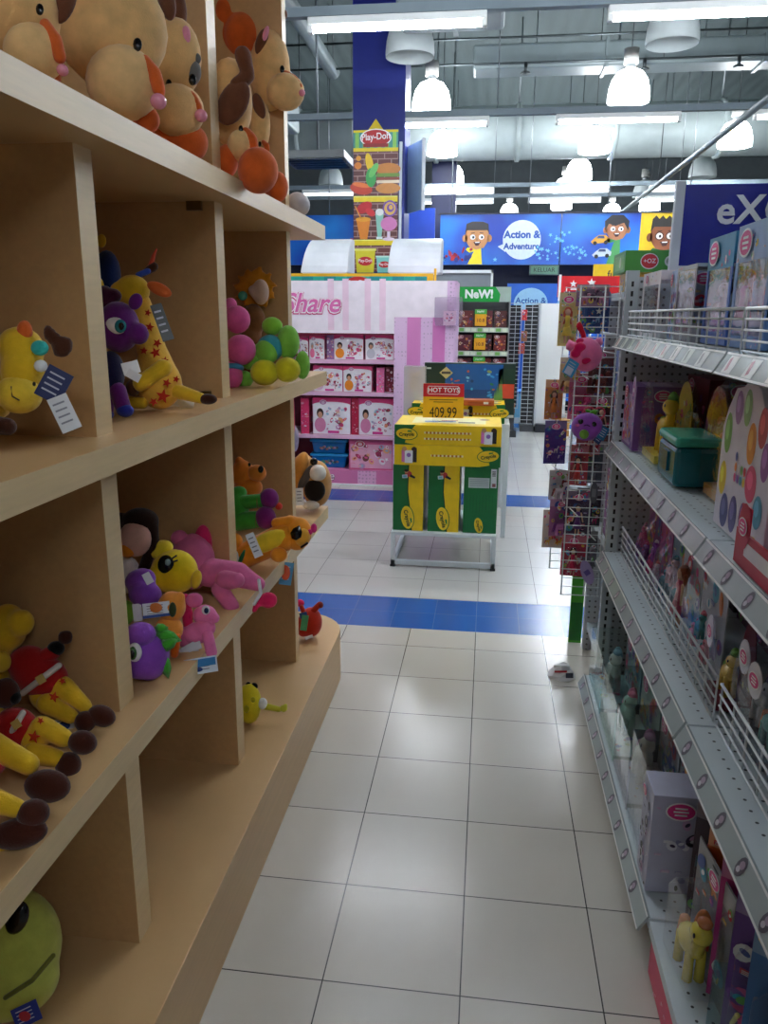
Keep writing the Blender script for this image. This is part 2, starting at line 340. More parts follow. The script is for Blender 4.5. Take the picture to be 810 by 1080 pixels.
PLUSH=[
('plush_animal','cream plush animal head cropped by the picture edge, top shelf','plush toy','cream plush animals lined up on the top shelf',0.006,(-0.69, 1.2298, 1.784),[
 ('head',(228,182,120),[('e',-0.7324,1.2419,1.8531,0.0715,0.0744,0.0601,0)],None,None),
 ('muzzle',(236,194,134),[('e',-0.6765,1.1966,1.7817,0.0429,0.04,0.0372,0)],None,None),
 ('nose_bridge',(214,98,38),[('k',-0.6557,1.1981,1.8186,0.008,-0.6388,1.19,1.7959,0.01),('k',-0.6388,1.19,1.7959,0.01,-0.6318,1.1864,1.7724,0.009)],None,None),
 ('nose',(238,150,170),[('e',-0.6241,1.1769,1.7522,0.0086,0.0082,0.0082,0)],None,None),
 ('eye',(12,10,10),[('e',-0.6573,1.1889,1.8352,0.0057,0.0086,0.0034,0)],None,None),
 ('ear',(110,66,44),[('e',-0.6577,1.2641,1.8731,0.0172,0.0372,0.0114,-0.3)],None,None),
 ('body',(214,98,38),[('e',-0.7221,1.2551,1.7711,0.0486,0.0315,0.04,0)],None,None),
]),
('plush_animal','biggest cream plush animal head with orange nose stripe, top shelf','plush toy','cream plush animals lined up on the top shelf',0.006,(-0.67, 1.4442, 1.8325),[
 ('head',(228,182,120),[('e',-0.6757,1.4587,1.8921,0.0965,0.0965,0.0748,0)],None,None),
 ('muzzle',(236,194,134),[('e',-0.6328,1.3959,1.7918,0.0615,0.0599,0.0532,0)],None,None),
 ('nose_bridge',(214,98,38),[('k',-0.5922,1.394,1.8263,0.0106,-0.572,1.385,1.8013,0.0133),('k',-0.572,1.385,1.8013,0.0133,-0.5635,1.3811,1.7746,0.012)],None,None),
 ('nose',(238,150,170),[('e',-0.5609,1.3682,1.7555,0.0133,0.0126,0.0126,0)],None,None),
 ('eye',(12,10,10),[('e',-0.5982,1.3847,1.8466,0.0075,0.0116,0.0045,0)],None,None),
 ('ear',(110,66,44),[('e',-0.7698,1.492,1.9482,0.0233,0.0499,0.015,-0.4)],None,None),
 ('ear',(110,66,44),[('e',-0.589,1.5017,1.9492,0.015,0.0333,0.0133,0.2)],None,None),
 ('body',(214,98,38),[('e',-0.6587,1.4682,1.785,0.0499,0.0399,0.0432,0),('e',-0.6041,1.4225,1.741,0.0216,0.0233,0.02,0)],None,None),
]),
('plush_animal','cream plush animal with pink ear lining, pressed against the top shelf divider','plush toy','cream plush animals lined up on the top shelf',0.006,(-0.65, 1.6994, 1.8318),[
 ('head',(228,182,120),[('e',-0.6614,1.7212,1.9229,0.0509,0.0823,0.047,0)],None,None),
 ('muzzle',(236,194,134),[('e',-0.6448,1.6681,1.812,0.0548,0.0509,0.047,0)],None,None),
 ('nose_bridge',(214,98,38),[('k',-0.6357,1.6664,1.8515,0.011,-0.611,1.6588,1.8335,0.0137),('k',-0.611,1.6588,1.8335,0.0137,-0.5986,1.6574,1.8137,0.0123)],None,None),
 ('nose',(238,150,170),[('e',-0.5876,1.6467,1.7971,0.0127,0.0121,0.0121,0)],None,None),
 ('eye',(12,10,10),[('e',-0.6566,1.6605,1.861,0.0059,0.0088,0.0035,0)],None,None),
 ('ear',(110,66,44),[('e',-0.6635,1.7508,2.0163,0.0176,0.047,0.0157,0)],None,None),
 ('body',(214,98,38),[('e',-0.6361,1.6947,1.7585,0.0431,0.0392,0.0392,0),('e',-0.6796,1.6857,1.7612,0.0392,0.0274,0.0274,0)],None,None),
 ('ear_lining',(238,150,170),[('e',-0.6312,1.7014,1.9578,0.0098,0.0215,0.0078,0)],None,None),
]),
('plush_koala','small grey plush face with black nose beside the top shelf divider','plush toy',None,0.006,(-0.64, 1.7525, 1.8988),[
 ('head',(120,118,112),[('e',-0.6232,1.7076,1.8934,0.018,0.026,0.016,0)],None,None),
 ('nose',(12,10,10),[('e',-0.6172,1.6889,1.8742,0.008,0.012,0.006,0)],None,None),
 ('ear',(96,94,90),[('e',-0.615,1.7109,1.9186,0.01,0.012,0.006,0)],None,None),
]),
('plush_animal','cream plush animal on top of the pile past the divider','plush toy','cream plush animals lined up on the top shelf',0.006,(-0.66, 2.4975, 2.0212),[
 ('head',(228,182,120),[('e',-0.678,2.5204,2.1201,0.0596,0.1191,0.0681,0)],None,None),
 ('muzzle',(236,194,134),[('e',-0.6216,2.4752,2.0481,0.0567,0.051,0.051,0)],None,None),
 ('nose_bridge',(214,98,38),[('k',-0.6205,2.4756,2.0987,0.0102,-0.5925,2.4651,2.078,0.0128),('k',-0.5925,2.4651,2.078,0.0128,-0.5761,2.4648,2.0569,0.0115)],None,None),
 ('nose',(238,150,170),[('e',-0.5671,2.4552,2.0392,0.0099,0.0094,0.0094,0)],None,None),
 ('eye',(12,10,10),[('e',-0.6277,2.4657,2.1062,0.0068,0.0119,0.0041,0)],None,None),
 ('ear',(110,66,44),[('k',-0.7481,2.5462,2.2571,0.0142,-0.6901,2.5608,2.285,0.0255),('k',-0.6901,2.5608,2.285,0.0255,-0.6478,2.5657,2.2825,0.017)],None,None),
 ('ear',(110,66,44),[('e',-0.6894,2.476,2.1832,0.017,0.0397,0.0142,-0.3)],None,None),
 ('body',(214,98,38),[('e',-0.8117,2.5608,2.2538,0.0425,0.0907,0.0425,0),('e',-0.7653,2.5406,2.2204,0.0567,0.0681,0.0567,0),('e',-0.8149,2.5394,2.2875,0.034,0.0454,0.034,0)],None,None),
 ('ear_lining',(238,150,170),[('e',-0.6767,2.4735,2.2018,0.0085,0.0255,0.0085,-0.3)],None,None),
]),
('plush_animal','cream plush animal with big brown drooping ear past the divider','plush toy','cream plush animals lined up on the top shelf',0.006,(-0.63, 1.9761, 1.8137),[
 ('head',(228,182,120),[('e',-0.6405,1.9984,1.9066,0.0548,0.1051,0.0548,0)],None,None),
 ('muzzle',(236,194,134),[('e',-0.5995,1.9448,1.7987,0.032,0.0365,0.032,0)],None,None),
 ('nose_bridge',(214,98,38),[('k',-0.5876,1.948,1.8321,0.011,-0.5701,1.9383,1.8131,0.0137),('k',-0.5701,1.9383,1.8131,0.0137,-0.5647,1.9361,1.7922,0.0123)],None,None),
 ('nose',(238,150,170),[('e',-0.5582,1.9269,1.7698,0.0069,0.0065,0.0065,0)],None,None),
 ('eye',(12,10,10),[('e',-0.5943,1.9326,1.8331,0.0055,0.0091,0.0033,0)],None,None),
 ('ear',(110,66,44),[('e',-0.6115,1.9365,1.8911,0.0343,0.0571,0.016,-0.45)],None,None),
 ('ear',(110,66,44),[('k',-0.5967,1.976,2.0014,0.0206,-0.5816,1.9659,1.9541,0.016),('k',-0.5816,1.9659,1.9541,0.016,-0.6057,1.9521,1.931,0.0183)],None,None),
 ('body',(214,98,38),[('e',-0.634,1.9394,1.765,0.0274,0.0388,0.032,0),('e',-0.547,1.9006,1.7363,0.048,0.0525,0.0457,0)],None,None),
]),
('plush_animal','cream plush animal mostly hidden at the far end of the top shelf pile','plush toy','cream plush animals lined up on the top shelf',0.006,(-0.66, 2.4224, 1.8113),[
 ('head',(228,182,120),[('e',-0.6964,2.4544,1.9555,0.0309,0.0787,0.0393,0)],None,None),
 ('muzzle',(236,194,134),[('e',-0.6929,2.4114,1.8541,0.0281,0.0281,0.0253,0)],None,None),
 ('nose_bridge',(214,98,38),[('k',-0.6773,2.4223,1.9023,0.0067,-0.666,2.4121,1.891,0.0084),('k',-0.666,2.4121,1.891,0.0084,-0.6638,2.4124,1.8796,0.0076)],None,None),
 ('nose',(238,150,170),[('e',-0.6596,2.4065,1.8681,0.0056,0.0053,0.0053,0)],None,None),
 ('eye',(12,10,10),[('e',-0.6856,2.4105,1.895,0.0045,0.0084,0.0027,0)],None,None),
 ('ear',(110,66,44),[('e',-0.6911,2.4317,2.0013,0.0169,0.0393,0.0141,0.3)],None,None),
 ('body',(214,98,38),[('e',-0.6302,2.3937,1.7752,0.0309,0.045,0.0337,0),('e',-0.6662,2.412,1.7967,0.0337,0.045,0.0337,0)],None,None),
]),
('plush_ball','pale grey fluffy plush ball at the far end of the top shelf','plush toy',None,0.006,(-0.62, 2.5938, 1.717),[
 ('body',(200,196,198),[('e',-0.6214,2.6026,1.7523,0.0394,0.0379,0.0394,0)],None,None),
]),
('plush_giraffe','yellow plush giraffe head with teal eyelids and a hanging card','plush toy',None,0.006,(-0.66, 1.048, 1.2693),[
 ('head',(232,186,40),[('e',-0.6677,1.0707,1.362,0.0328,0.0328,0.0328,0),('e',-0.6589,1.0553,1.3308,0.0301,0.0383,0.0301,0)],None,None),
 ('muzzle',(240,200,60),[('e',-0.6582,1.039,1.3,0.0314,0.0273,0.0301,0)],None,None),
 ('horn',(214,98,38),[('e',-0.6536,1.0616,1.3863,0.0109,0.0164,0.0096,0)],None,None),
 ('ear',(80,44,28),[('e',-0.6249,1.076,1.3836,0.0109,0.015,0.0082,0.3),('e',-0.6067,1.0765,1.3652,0.015,0.0191,0.0109,-0.5)],None,None),
 ('eye',(235,235,235),[('e',-0.6197,1.0373,1.3405,0.0096,0.0089,0.0068,0)],None,None),
 ('eyelid',(60,190,180),[('e',-0.6251,1.0484,1.3647,0.0123,0.0109,0.0082,0)],None,None),
 ('body',(232,186,40),[('e',-0.7446,1.0582,1.2965,0.0615,0.0492,0.0465,0)],None,None),
 ('leg',(66,34,22),[('k',-0.7309,1.0415,1.2575,0.015,-0.6791,1.036,1.254,0.0123)],None,None),
 ('nostril',(12,10,10),[('e',-0.6217,1.0197,1.317,0.0022,0.0033,0.002,0)],None,None),
 ('mouth_line',(90,60,20),[('k',-0.652,1.0133,1.3131,0.0011,-0.6502,1.0103,1.3004,0.0011),('k',-0.6502,1.0103,1.3004,0.0011,-0.6417,1.0115,1.2952,0.0011)],None,None),
 ('tag',(30,40,90),[('q',-0.5988,1.0307,1.3152,0.0355,0.0465,-0.5,0)],None,None),
 ('care_card',(205,205,205),[('q',-0.5814,1.0204,1.2771,0.0273,0.0519,0.45,0)],None,None),
]),
('plush_pony','dark purple plush pony with teal eye and navy vest on the middle shelf','plush toy',None,0.005,(-0.7201, 1.4342, 1.213),[
 ('head',(98,30,110),[('e',-0.7141,1.4792,1.3865,0.0406,0.0498,0.0406,0),('e',-0.6687,1.4667,1.3746,0.0203,0.0221,0.0203,0)],None,None),
 ('ear',(98,30,110),[('e',-0.6798,1.4883,1.4348,0.0129,0.0166,0.0074,-0.4)],None,None),
 ('mane',(60,14,40),[('e',-0.7416,1.4841,1.4345,0.0184,0.0332,0.0184,0),('e',-0.7256,1.4928,1.4454,0.0166,0.0147,0.0147,0)],None,None),
 ('eye',(235,235,235),[('e',-0.7031,1.4452,1.3905,0.0203,0.0157,0.0074,-0.5)],None,None),
 ('iris',(40,130,140),[('e',-0.6911,1.4397,1.3889,0.0111,0.0129,0.0055,0)],None,None),
 ('pupil',(12,10,10),[('e',-0.6872,1.4354,1.389,0.0055,0.0074,0.0037,0)],None,None),
 ('body',(28,26,62),[('e',-0.7253,1.4554,1.2988,0.0258,0.0442,0.0277,0)],None,None),
 ('leg',(98,30,110),[('k',-0.7313,1.4464,1.2666,0.0147,-0.7317,1.4373,1.2308,0.0147)],None,None),
 ('leg',(98,30,110),[('k',-0.7077,1.442,1.2674,0.0166,-0.6922,1.4285,1.2363,0.0147)],None,None),
 ('hoof',(36,44,140),[('e',-0.7314,1.435,1.2219,0.0147,0.0111,0.0147,0)],None,None),
 ('hoof',(36,44,140),[('e',-0.6875,1.4258,1.2313,0.0166,0.0129,0.0147,0)],None,None),
 ('horn',(232,186,40),[('l',-0.7477,1.4912,1.4506,-0.7564,1.4987,1.4845,0.0129)],None,None),
 ('label',(235,235,235),[('q',-0.6706,1.4276,1.3123,0.0313,0.024,0.3,0),('q',-0.6631,1.4213,1.2986,0.0258,0.0166,-0.5,0)],None,None),
]),
('plush_giraffe','yellow plush giraffe with red stars sitting on the middle shelf beside the purple pony','plush toy',None,0.005,(-0.676, 1.5671, 1.213),[
 ('head',(232,186,40),[('e',-0.7414,1.6133,1.4596,0.0359,0.0319,0.0319,0),('e',-0.7669,1.6048,1.4554,0.0199,0.0219,0.0199,0)],None,None),
 ('horn',(70,38,24),[('k',-0.7342,1.6294,1.4869,0.006,-0.7072,1.6374,1.5045,0.01),('e',-0.7015,1.6391,1.5084,0.01,0.01,0.01,0)],None,None),
 ('tuft',(60,90,190),[('k',-0.729,1.6185,1.4902,0.006,-0.7097,1.623,1.498,0.006)],None,None),
 ('tuft',(225,90,60),[('k',-0.7111,1.6364,1.5025,0.006,-0.7043,1.6442,1.5296,0.004),('k',-0.7043,1.6442,1.5296,0.004,-0.6989,1.6483,1.5432,0.002)],None,None),
 ('ear',(225,110,50),[('e',-0.6814,1.6091,1.4615,0.0279,0.0129,0.008,-0.45)],None,None),
 ('body',(236,182,66),[('k',-0.7243,1.6179,1.4368,0.0179,-0.7006,1.5954,1.3365,0.0319),('e',-0.6821,1.5806,1.269,0.0478,0.0538,0.0398,0),('k',-0.7006,1.5954,1.3365,0.0319,-0.6825,1.583,1.2786,0.0438)],None,None),
 ('arm',(232,186,40),[('k',-0.6608,1.5551,1.3043,0.0179,-0.7024,1.5333,1.2726,0.0159)],None,None),
 ('hand',(90,54,32),[('e',-0.7192,1.5333,1.2646,0.0139,0.0179,0.0139,0)],None,None),
 ('leg',(232,186,40),[('k',-0.7057,1.5435,1.2328,0.012,-0.7411,1.5313,1.2353,0.012)],None,None),
 ('leg',(232,186,40),[('k',-0.6374,1.5704,1.255,0.0159,-0.5869,1.5655,1.2427,0.011)],None,None),
 ('foot',(66,34,22),[('e',-0.5731,1.5668,1.2409,0.0199,0.011,0.0139,0)],None,None),
 ('star_patch',(196,50,30),[('s',-0.6945,1.5796,1.3852,0.01,0.2),('s',-0.6768,1.5717,1.3531,0.01,0.5),('s',-0.7025,1.5624,1.3379,0.009,0.1),('s',-0.6783,1.5626,1.3343,0.012,0.9),('s',-0.66,1.5652,1.3191,0.008,0.2),('s',-0.6744,1.5372,1.29,0.01,0),('s',-0.6486,1.5409,1.2748,0.01,0.4),('s',-0.6561,1.5352,1.2482,0.0159,0.2),('s',-0.674,1.5279,1.237,0.01,0.7),('s',-0.7029,1.5941,1.4137,0.008,0.3),('s',-0.636,1.5607,1.2812,0.008,0.3)],None,None),
 ('tag',(60,64,62),[('q',-0.6746,1.5971,1.3947,0.0239,0.0797,0.35,0)],None,None),
]),
('paper_label','crumpled white paper label lying on the middle shelf by the giraffe foot','label',None,0.006,(-0.6673, 1.6389, 1.213),[
 ('paper',(235,235,235),[('q',-0.6731,1.6421,1.2455,0.0187,0.0456,-0.3,0),('q',-0.6549,1.6363,1.2218,0.0456,0.0166,-0.2,0),('q',-0.6727,1.6329,1.2259,0.0249,0.0145,0.3,0)],None,None),
]),
('plush_moon_toy','navy plush with a yellow moon standing at the back of the middle shelf','plush toy',None,0.006,(-0.82, 1.6455, 1.4131),[
 ('body',(26,44,92),[('e',-0.8211,1.6656,1.4924,0.0286,0.0532,0.0286,0)],None,None),
 ('moon',(232,186,40),[('e',-0.828,1.6655,1.5623,0.0102,0.0143,0.0061,0)],None,None),
]),
('plush_caterpillar','pink ball caterpillar plush propped against the compartment divider','plush toy','caterpillar plush toys in the far middle compartment',0.005,(-0.6937, 2.1522, 1.213),[
 ('segment',(228,96,160),[('e',-0.7063,2.1975,1.3973,0.0375,0.0388,0.0375,0)],None,None),
 ('segment',(228,96,160),[('e',-0.689,2.1676,1.3148,0.0428,0.0428,0.0402,0)],None,None),
 ('segment',(228,96,160),[('e',-0.7127,2.1467,1.2448,0.0321,0.0402,0.0321,0)],None,None),
 ('band',(70,150,190),[('e',-0.7107,2.1517,1.2656,0.0327,0.0134,0.0327,0)],None,None),
 ('head',(236,110,170),[('e',-0.7299,2.2155,1.4362,0.0187,0.0214,0.0161,0)],None,None),
]),
('plush_caterpillar','green and yellow ball caterpillar plush at the end of the middle shelf','plush toy','caterpillar plush toys in the far middle compartment',0.005,(-0.616, 2.1993, 1.213),[
 ('head',(140,205,60),[('e',-0.6171,2.2415,1.3793,0.0299,0.0259,0.0245,0)],None,None),
 ('segment',(130,196,70),[('e',-0.5695,2.2363,1.3347,0.0327,0.049,0.0327,0)],None,None),
 ('segment',(60,160,170),[('e',-0.6171,2.2148,1.319,0.0381,0.0381,0.0327,0)],None,None),
 ('segment',(130,196,70),[('e',-0.6251,2.2027,1.3088,0.0354,0.0354,0.0327,0)],None,None),
 ('segment',(130,196,70),[('e',-0.6726,2.2016,1.295,0.0354,0.0381,0.0327,0)],None,None),
 ('segment',(224,214,40),[('e',-0.6259,2.1796,1.2518,0.0408,0.0367,0.0354,0)],None,None),
 ('segment',(216,206,36),[('e',-0.5636,2.1953,1.2597,0.0381,0.0354,0.0354,0)],None,None),
 ('segment',(130,196,70),[('e',-0.5265,2.2258,1.2717,0.0218,0.0408,0.0245,0)],None,None),
 ('segment',(130,196,70),[('e',-0.6896,2.1944,1.231,0.0245,0.0245,0.0218,0)],None,None),
]),
('rag_doll','rag doll with orange yarn hair behind the caterpillars in the middle shelf','doll',None,0.006,(-0.74, 2.3939, 1.2146),[
 ('hair',(214,140,30),[('e',-0.7386,2.4831,1.4914,0.0445,0.0504,0.0297,0),('k',-0.7055,2.475,1.4912,0.0065,-0.6836,2.4841,1.4916,0.0042),('k',-0.7499,2.4611,1.4714,0.0065,-0.7719,2.4597,1.4526,0.0042),('k',-0.7292,2.473,1.5196,0.0065,-0.7294,2.4874,1.552,0.0042),('k',-0.715,2.468,1.4683,0.0065,-0.6899,2.4607,1.4392,0.0042),('k',-0.7575,2.4664,1.4957,0.0065,-0.8025,2.4716,1.5028,0.0042),('k',-0.7086,2.4724,1.5066,0.0065,-0.6919,2.4871,1.5195,0.0042),('k',-0.7377,2.4637,1.4631,0.0065,-0.7439,2.4561,1.4363,0.0042),('k',-0.7446,2.4733,1.5164,0.0065,-0.7611,2.4784,1.5448,0.0042),('k',-0.705,2.4664,1.4814,0.0065,-0.6723,2.48,1.4695,0.0042),('k',-0.7561,2.4655,1.4797,0.0065,-0.7955,2.4594,1.4633,0.0042),('k',-0.7212,2.4765,1.5172,0.0065,-0.7131,2.4861,1.5384,0.0042),('k',-0.721,2.4598,1.4636,0.0065,-0.7121,2.4574,1.4374,0.0042),('k',-0.7557,2.4721,1.5051,0.0065,-0.787,2.4783,1.521,0.0042),('k',-0.7056,2.4736,1.4977,0.0065,-0.6709,2.4865,1.5065,0.0042),('k',-0.7443,2.4577,1.467,0.0065,-0.7687,2.4519,1.4327,0.0042),('k',-0.737,2.4782,1.5196,0.0065,-0.7404,2.4804,1.5422,0.0042),('k',-0.7099,2.4667,1.4729,0.0065,-0.6899,2.4742,1.4557,0.0042),('k',-0.7567,2.4617,1.489,0.0065,-0.7924,2.4659,1.4872,0.0042),('k',-0.7144,2.4791,1.5119,0.0065,-0.6892,2.4892,1.5385,0.0042),('k',-0.7308,2.4613,1.4622,0.0065,-0.7303,2.4508,1.4207,0.0042),('k',-0.7485,2.4687,1.5125,0.0065,-0.7683,2.483,1.5303,0.0042),('k',-0.7056,2.4742,1.488,0.0065,-0.6781,2.4801,1.4851,0.0042),('k',-0.752,2.4615,1.4739,0.0065,-0.7788,2.4563,1.4548,0.0042),('k',-0.7262,2.4733,1.5191,0.0065,-0.721,2.4863,1.5554,0.0042),('k',-0.7174,2.4672,1.4665,0.0065,-0.6957,2.4671,1.4311,0.0042),('k',-0.7569,2.4672,1.4989,0.0065,-0.7817,2.4719,1.5054,0.0042),('k',-0.7071,2.4718,1.5038,0.0065,-0.6839,2.4842,1.5164,0.0042),('k',-0.7406,2.4636,1.4641,0.0065,-0.7505,2.4515,1.4339,0.0042),('k',-0.7419,2.474,1.5177,0.0065,-0.7597,2.4898,1.5525,0.0042),('k',-0.706,2.4655,1.4784,0.0065,-0.6697,2.4749,1.4606,0.0042),('k',-0.7572,2.4662,1.4827,0.0065,-0.7796,2.4616,1.4761,0.0042),('k',-0.7185,2.4765,1.5157,0.0065,-0.7049,2.4843,1.5395,0.0042),('k',-0.7239,2.4592,1.4627,0.0065,-0.7196,2.4641,1.4313,0.0042),('k',-0.7542,2.473,1.5078,0.0065,-0.7866,2.4774,1.5294,0.0042),('k',-0.705,2.4728,1.4945,0.0065,-0.6638,2.4826,1.4996,0.0042),('k',-0.7468,2.4579,1.469,0.0065,-0.7624,2.4545,1.4515,0.0042),('k',-0.734,2.4786,1.5199,0.0065,-0.7377,2.4915,1.5479,0.0042),('k',-0.7119,2.4658,1.4705,0.0065,-0.6896,2.469,1.4476,0.0042),('k',-0.7568,2.4625,1.4923,0.0065,-0.7964,2.4641,1.4943,0.0042),('k',-0.7123,2.4788,1.5095,0.0065,-0.6797,2.4867,1.5359,0.0042),('k',-0.7338,2.4609,1.4624,0.0065,-0.7389,2.4638,1.4397,0.0042),('k',-0.7462,2.4695,1.5145,0.0065,-0.7659,2.4821,1.5376,0.0042),('k',-0.706,2.4733,1.4848,0.0065,-0.6735,2.4757,1.4777,0.0042),('k',-0.7537,2.462,1.4766,0.0065,-0.7858,2.4532,1.4582,0.0042),('k',-0.7232,2.4735,1.5183,0.0065,-0.7152,2.4971,1.5585,0.0042),('k',-0.72,2.4665,1.4649,0.0065,-0.7102,2.4655,1.4441,0.0042)],None,None),
 ('face',(214,180,160),[('e',-0.707,2.447,1.479,0.0267,0.0415,0.0267,0),('k',-0.7317,2.439,1.4844,0.0148,-0.7136,2.4371,1.4674,0.0178)],None,None),
 ('body',(130,82,44),[('e',-0.7323,2.4404,1.393,0.0386,0.0534,0.0297,0),('e',-0.7375,2.4162,1.3009,0.0415,0.089,0.0356,0)],None,None),
 ('eye',(70,150,130),[('e',-0.7602,2.431,1.4671,0.0148,0.0148,0.0089,0)],None,None),
]),
('plush_giraffe','plush giraffe in red jacket lying highest of the heap on the low shelf','plush toy','plush giraffes in red jackets on the low shelf',0.006,(-0.6555, 1.1534, 0.71),[
 ('head',(232,186,40),[('e',-0.8113,1.1733,0.8804,0.0331,0.043,0.0331,0),('e',-0.7791,1.1639,0.895,0.0232,0.0248,0.0232,0),('e',-0.8404,1.157,0.8179,0.0364,0.0497,0.0331,0)],None,None),
 ('jacket',(176,28,30),[('e',-0.7543,1.1634,0.7992,0.0513,0.0381,0.0331,-0.35),('e',-0.7747,1.1656,0.8184,0.0364,0.0331,0.0298,0)],None,None),
 ('belt',(220,214,205),[('k',-0.7693,1.1323,0.7795,0.0053,-0.7332,1.1322,0.8079,0.0056),('k',-0.7332,1.1322,0.8079,0.0056,-0.7089,1.1504,0.8264,0.0053)],None,None),
 ('buckle',(190,160,80),[('q',-0.7295,1.1265,0.8109,0.0132,0.0149,0.55,0)],None,None),
 ('leg',(232,186,40),[('e',-0.7396,1.1555,0.7608,0.0331,0.0248,0.0248,-0.4),('k',-0.7107,1.1581,0.7833,0.0199,-0.6669,1.1492,0.7533,0.0132)],None,None),
 ('foot',(70,32,22),[('e',-0.6386,1.1489,0.7376,0.0248,0.0182,0.0182,-0.35)],None,None),
 ('leg',(232,186,40),[('k',-0.7285,1.1363,0.7608,0.0182,-0.6871,1.1334,0.7422,0.0132)],None,None),
 ('foot',(70,32,22),[('e',-0.6609,1.1344,0.7329,0.0182,0.0182,0.0166,0)],None,None),
 ('sleeve',(176,28,30),[('k',-0.7489,1.1715,0.8282,0.0149,-0.7328,1.176,0.8379,0.0132)],None,None),
 ('cuff',(12,10,10),[('e',-0.7281,1.1783,0.8444,0.0149,0.0132,0.0132,0)],None,None),
 ('hand',(70,32,22),[('e',-0.7125,1.1852,0.8637,0.0149,0.0149,0.0116,0),('k',-0.7108,1.1855,0.8637,0.0083,-0.7045,1.1879,0.8702,0.005)],None,None),
 ('snout',(240,200,60),[('e',-0.7969,1.1266,0.8385,0.0149,0.0182,0.0132,0)],None,None),
 ('star_patch',(200,60,24),[('s',-0.7123,1.1321,0.7767,0.0099,0.3),('s',-0.6971,1.1378,0.805,0.0066,0.8)],None,None),
]),
('plush_giraffe','plush giraffe in red jacket lying second in the heap on the low shelf','plush toy','plush giraffes in red jackets on the low shelf',0.006,(-0.625, 1.0439, 0.71),[
 ('head',(232,186,40),[('e',-0.7769,1.0489,0.8065,0.0274,0.0366,0.0274,0)],None,None),
 ('jacket',(176,28,30),[('e',-0.7299,1.0445,0.7654,0.035,0.0335,0.0274,-0.3)],None,None),
 ('belt',(220,214,205),[('k',-0.7278,1.0252,0.7632,0.0049,-0.7118,1.022,0.7862,0.0052),('k',-0.7118,1.022,0.7862,0.0052,-0.7074,1.0354,0.799,0.0049)],None,None),
 ('buckle',(190,160,80),[('q',-0.7083,1.017,0.7893,0.0122,0.0137,0.55,0)],None,None),
 ('leg',(232,186,40),[('e',-0.6973,1.0415,0.7495,0.0228,0.0259,0.0213,0),('k',-0.6827,1.0431,0.7734,0.0183,-0.6444,1.0405,0.7562,0.0152)],None,None),
 ('foot',(70,32,22),[('e',-0.6158,1.0428,0.7505,0.0228,0.019,0.0183,-0.25)],None,None),
 ('leg',(232,186,40),[('k',-0.688,1.0237,0.7372,0.0183,-0.6504,1.0237,0.7304,0.0137)],None,None),
 ('foot',(70,32,22),[('e',-0.6329,1.0248,0.7195,0.0198,0.0206,0.0183,0)],None,None),
 ('hand',(70,32,22),[('e',-0.7436,1.0511,0.8228,0.0213,0.0244,0.0183,0)],None,None),
 ('cuff',(12,10,10),[('e',-0.7265,1.0486,0.817,0.0091,0.0107,0.0107,0)],None,None),
 ('star_patch',(200,60,24),[('s',-0.6822,1.0198,0.7684,0.0107,0.2),('s',-0.6737,1.0285,0.7922,0.0061,0.6)],None,None),
]),
('plush_giraffe','plush giraffe with broad brown foot, third in the low shelf heap','plush toy','plush giraffes in red jackets on the low shelf',0.006,(-0.619, 0.9385, 0.71),[
 ('jacket',(176,28,30),[('e',-0.7187,0.9421,0.7744,0.0392,0.0336,0.028,0)],None,None),
 ('leg',(232,186,40),[('k',-0.7028,0.949,0.7935,0.0196,-0.6459,0.9445,0.7699,0.0154)],None,None),
 ('foot',(70,32,22),[('e',-0.6155,0.9381,0.7407,0.0336,0.0238,0.021,-0.1)],None,None),
]),
('plush_giraffe','plush giraffe nearest the camera in the heap, brown feet at the shelf edge','plush toy','plush giraffes in red jackets on the low shelf',0.006,(-0.5991, 0.8451, 0.71),[
 ('jacket',(176,28,30),[('e',-0.6842,0.8476,0.7631,0.0335,0.0309,0.0257,0)],None,None),
 ('leg',(232,186,40),[('k',-0.6514,0.8545,0.7733,0.018,-0.6096,0.8522,0.7642,0.0129)],None,None),
 ('foot',(70,32,22),[('e',-0.5852,0.8535,0.757,0.0219,0.0193,0.0167,0.2)],None,None),
 ('leg',(232,186,40),[('k',-0.6572,0.8416,0.7258,0.0206,-0.6288,0.8434,0.7185,0.0154)],None,None),
 ('foot',(70,32,22),[('e',-0.6018,0.8425,0.7324,0.0386,0.0206,0.0193,0.15)],None,None),
]),
('paper_tag','small white and blue tag lying under the giraffe feet on the low shelf','tag',None,0.006,(-0.7126, 1.1453, 0.71),[
 ('card',(215,220,230),[('q',-0.7095,1.1443,0.7181,0.0364,0.0215,0.2,0)],None,None),
 ('print',(30,60,130),[('e',-0.7048,1.1422,0.7178,0.0099,0.0074,0.0013,0)],None,None),
]),
('plush_doll','plush doll with dark brown hair at the back of the low shelf','doll',None,0.006,(-0.8, 1.6305, 0.7921),[
 ('hair',(44,24,18),[('e',-0.7903,1.6743,0.9411,0.0442,0.0332,0.0354,0),('k',-0.7665,1.6732,0.9423,0.0199,-0.753,1.6585,0.8781,0.0133),('k',-0.76,1.6603,0.8888,0.0133,-0.7793,1.6409,0.8222,0.0155),('k',-0.8385,1.6778,0.9428,0.0177,-0.8406,1.6626,0.8845,0.0088)],None,None),
 ('face',(222,176,160),[('e',-0.792,1.6471,0.9073,0.0376,0.042,0.0309,0)],None,None),
 ('bow',(232,140,30),[('e',-0.8025,1.6264,0.8855,0.0199,0.0199,0.0155,0),('e',-0.801,1.6309,0.9024,0.0133,0.0111,0.0111,0)],None,None),
 ('body',(230,222,220),[('e',-0.8143,1.6363,0.822,0.0309,0.0442,0.0221,0)],None,None),
]),
('plush_dragon','purple plush with green belly resting upper among the low shelf ponies','plush toy',None,0.006,(-0.7, 1.4604, 0.7987),[
